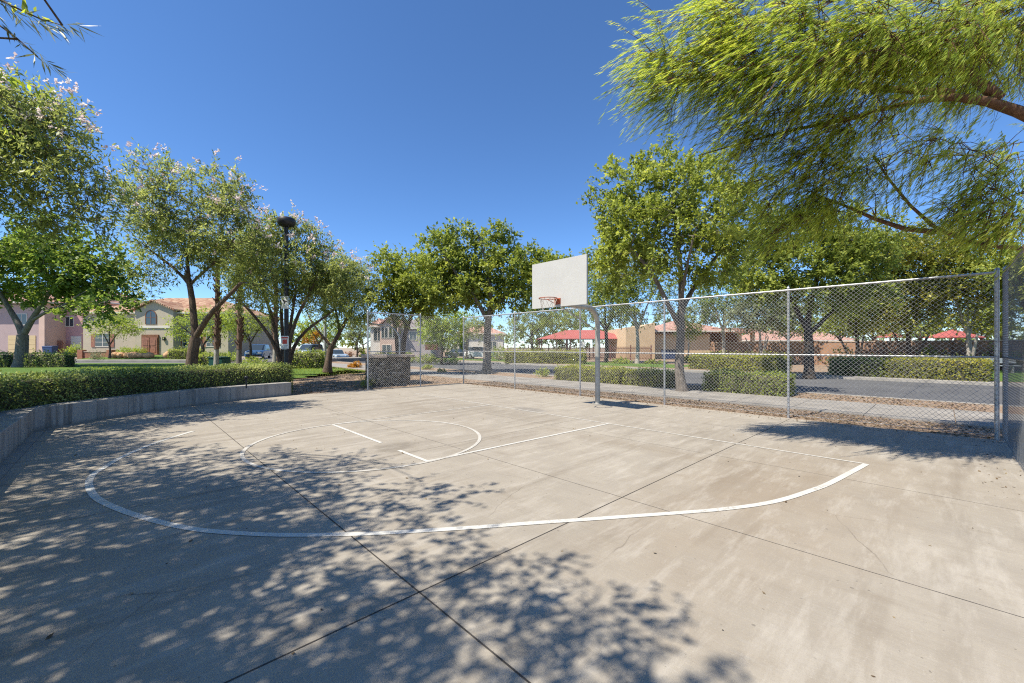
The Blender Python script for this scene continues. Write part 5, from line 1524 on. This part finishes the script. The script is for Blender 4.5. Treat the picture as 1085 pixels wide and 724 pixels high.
b = P(732, 381, 43); shrub('flowering_shrub', 'clipped dark bush under the slender young tree', (b.x, b.y, -.03), 1.0, 1.0, M['leaf_deep'], 19, 700, .16, .08, group=S)
b = P(270, 381, 36); shrub('flowering_shrub', 'low sprawling green bush before the dark blue car', (b.x, b.y, .2), 1.3, .7, M['leaf_ash'], 20, 700, .16, .07, group=S)
b = P(243, 379, 40); shrub('flowering_shrub', 'lime green bush behind the green cabinet', (b.x, b.y, .2), 1.3, 1.2, M['leaf_lime'], 21, 900, .16, .07, group=S)
for i, (px, lab) in enumerate(((400, 'yellow bush before the rose house porch'), (386, 'lime bush left of the rose house'), (416, 'small yellow bush under the rose house windows'), (370, 'rusty bush beside the light blue car'))):
    b = P(px, 379, 57); shrub('flowering_shrub', lab, (b.x, b.y, -.03), .9, 1.2, M['leaf_rust'] if i == 3 else M['leaf_lime'], 30+i, 500, .2, .1, group=S)
for i, px in enumerate((895, 925, 955, 985, 1015, 1045, 1065)):
    lab = ('rust and green shrub on the brown wall left of the smaller canopy', 'tall rust shrub before the brown wall below the smaller canopy', 'thin rusty shrub right of the smaller canopy',
           'rust shrub left of the larger pyramid canopy post', 'rust shrub under the larger pyramid canopy', 'rust shrub right of the larger pyramid canopy', 'last rust shrub behind the double fence post')[i]
    b = P(px, 380, 35-.9*i); shrub('vine_shrub', lab, (b.x, b.y, -.03), 1.4, 1.9, M['leaf_rust'] if i % 3 else M['leaf_yellow'], 40+i, 700, .2, .11, group='rust coloured shrubs by the wall')
rng = random.Random(9)
def boulder(label, loc, r, seed, name='boulder', grp='orange boulders by the house'):
    rg = np.random.default_rng(seed); mb = MB(); mb.sphere((0, 0, 0), r, 10, 7, 0, .75)
    V = np.array(mb.v); V *= (1+.16*np.sin(V[:, :1]*7/r*.5+seed)+.1*rg.normal(size=(len(V), 1))*.5); mb.v = [tuple(p) for p in V]
    o = mb.build(name, M['boulder']); o.location = loc; return tag(o, label, 'boulder', grp)
for i, (px, lab) in enumerate(((122, 'orange boulder at the left end of the front bed'), (129, 'orange boulder beside the small dark stemmed tree'), (136, 'broad orange boulder left of centre in the bed'), (143, 'orange boulder before the yellow bush'),
                               (150, 'orange boulder left of the doorstep'), (157, 'orange boulder nearest the doorstep'), (178, 'orange boulder right of the brown door'))):
    b = P(px, 380, 45.5); boulder(lab, (b.x, b.y, .72), rng.uniform(.4, .6), 70+i)

# scattered stones, twigs and fallen leaves in the gravel strips and on the court
rg = np.random.default_rng(77)
def scatter(n, u0, u1, v0, v1, L, Wd, z, name, mat, clear=None):
    u = rg.uniform(u0, u1, n); v = rg.uniform(v0, v1, n)
    p = np.stack([OX+u*CS-v*SN, OY-u*SN-v*CS, np.full(n, z)], 1)
    a = rg.uniform(0, 6.28, n); d = np.stack([np.cos(a), np.sin(a), rg.uniform(0, .5, n)], 1); d = nrm(d)
    sd = nrm(np.cross(d, np.array([0, 0, 1.])+rg.normal(size=(n, 3))*.3)); sz = rg.uniform(.4, 1.5, (n, 1))
    return kite(p, d, sd, L*sz, Wd*sz), np.repeat(rg.uniform(0, 1, n), 4)
parts = [scatter(5200, -10.2, 5.8, -5.4, -3.85, .05, .035, -.018, '', None), scatter(3000, -9, 5.8, -10.5, -8.3, .06, .04, -.018, '', None),
         scatter(3600, -22, -10.6, -5.0, 3.0, .07, .045, -.015, '', None), scatter(160, -10, 5.7, -3.5, 8.6, .035, .02, .003, '', None),
         scatter(420, -10, 5.75, -3.6, -3.1, .04, .022, .003, '', None), scatter(70, 5.3, 5.75, -3.6, 1, .03, .018, .003, '', None)]
V = np.vstack([q[0] for q in parts]); T = np.concatenate([q[1] for q in parts])
tag(mesh_np('leaf_litter', V, np.arange(len(V)), M['litter'], None, T), 'scattered dry leaves and chips on gravel and court', 'leaf litter', None, 'stuff')
# grass blades on the visible front of the lawn
n = 26000
u = rg.uniform(-34, -11.5, n); v = rg.uniform(-4.2, 9.5, n)
z = np.array([mound(a, b_) for a, b_ in zip(u, v)])
keep = z > .05; u, v, z = u[keep], v[keep], z[keep]; n = len(u)
p = np.stack([OX+u*CS-v*SN, OY-u*SN-v*CS, z-.01], 1)
d = nrm(np.array([0, 0, 1.])+rg.normal(size=(n, 3))*.35); sd = nrm(np.cross(d, rg.normal(size=(n, 3))))
V = kite(p, d, sd, rg.uniform(.06, .13, (n, 1)), np.full((n, 1), .022))
tag(mesh_np('grass_blades', V, np.arange(len(V)), M['leaf_ash'], None, np.repeat(rg.uniform(.1, .9, n), 4)), 'short green grass on the mound behind the hedge', 'grass', None, 'stuff')
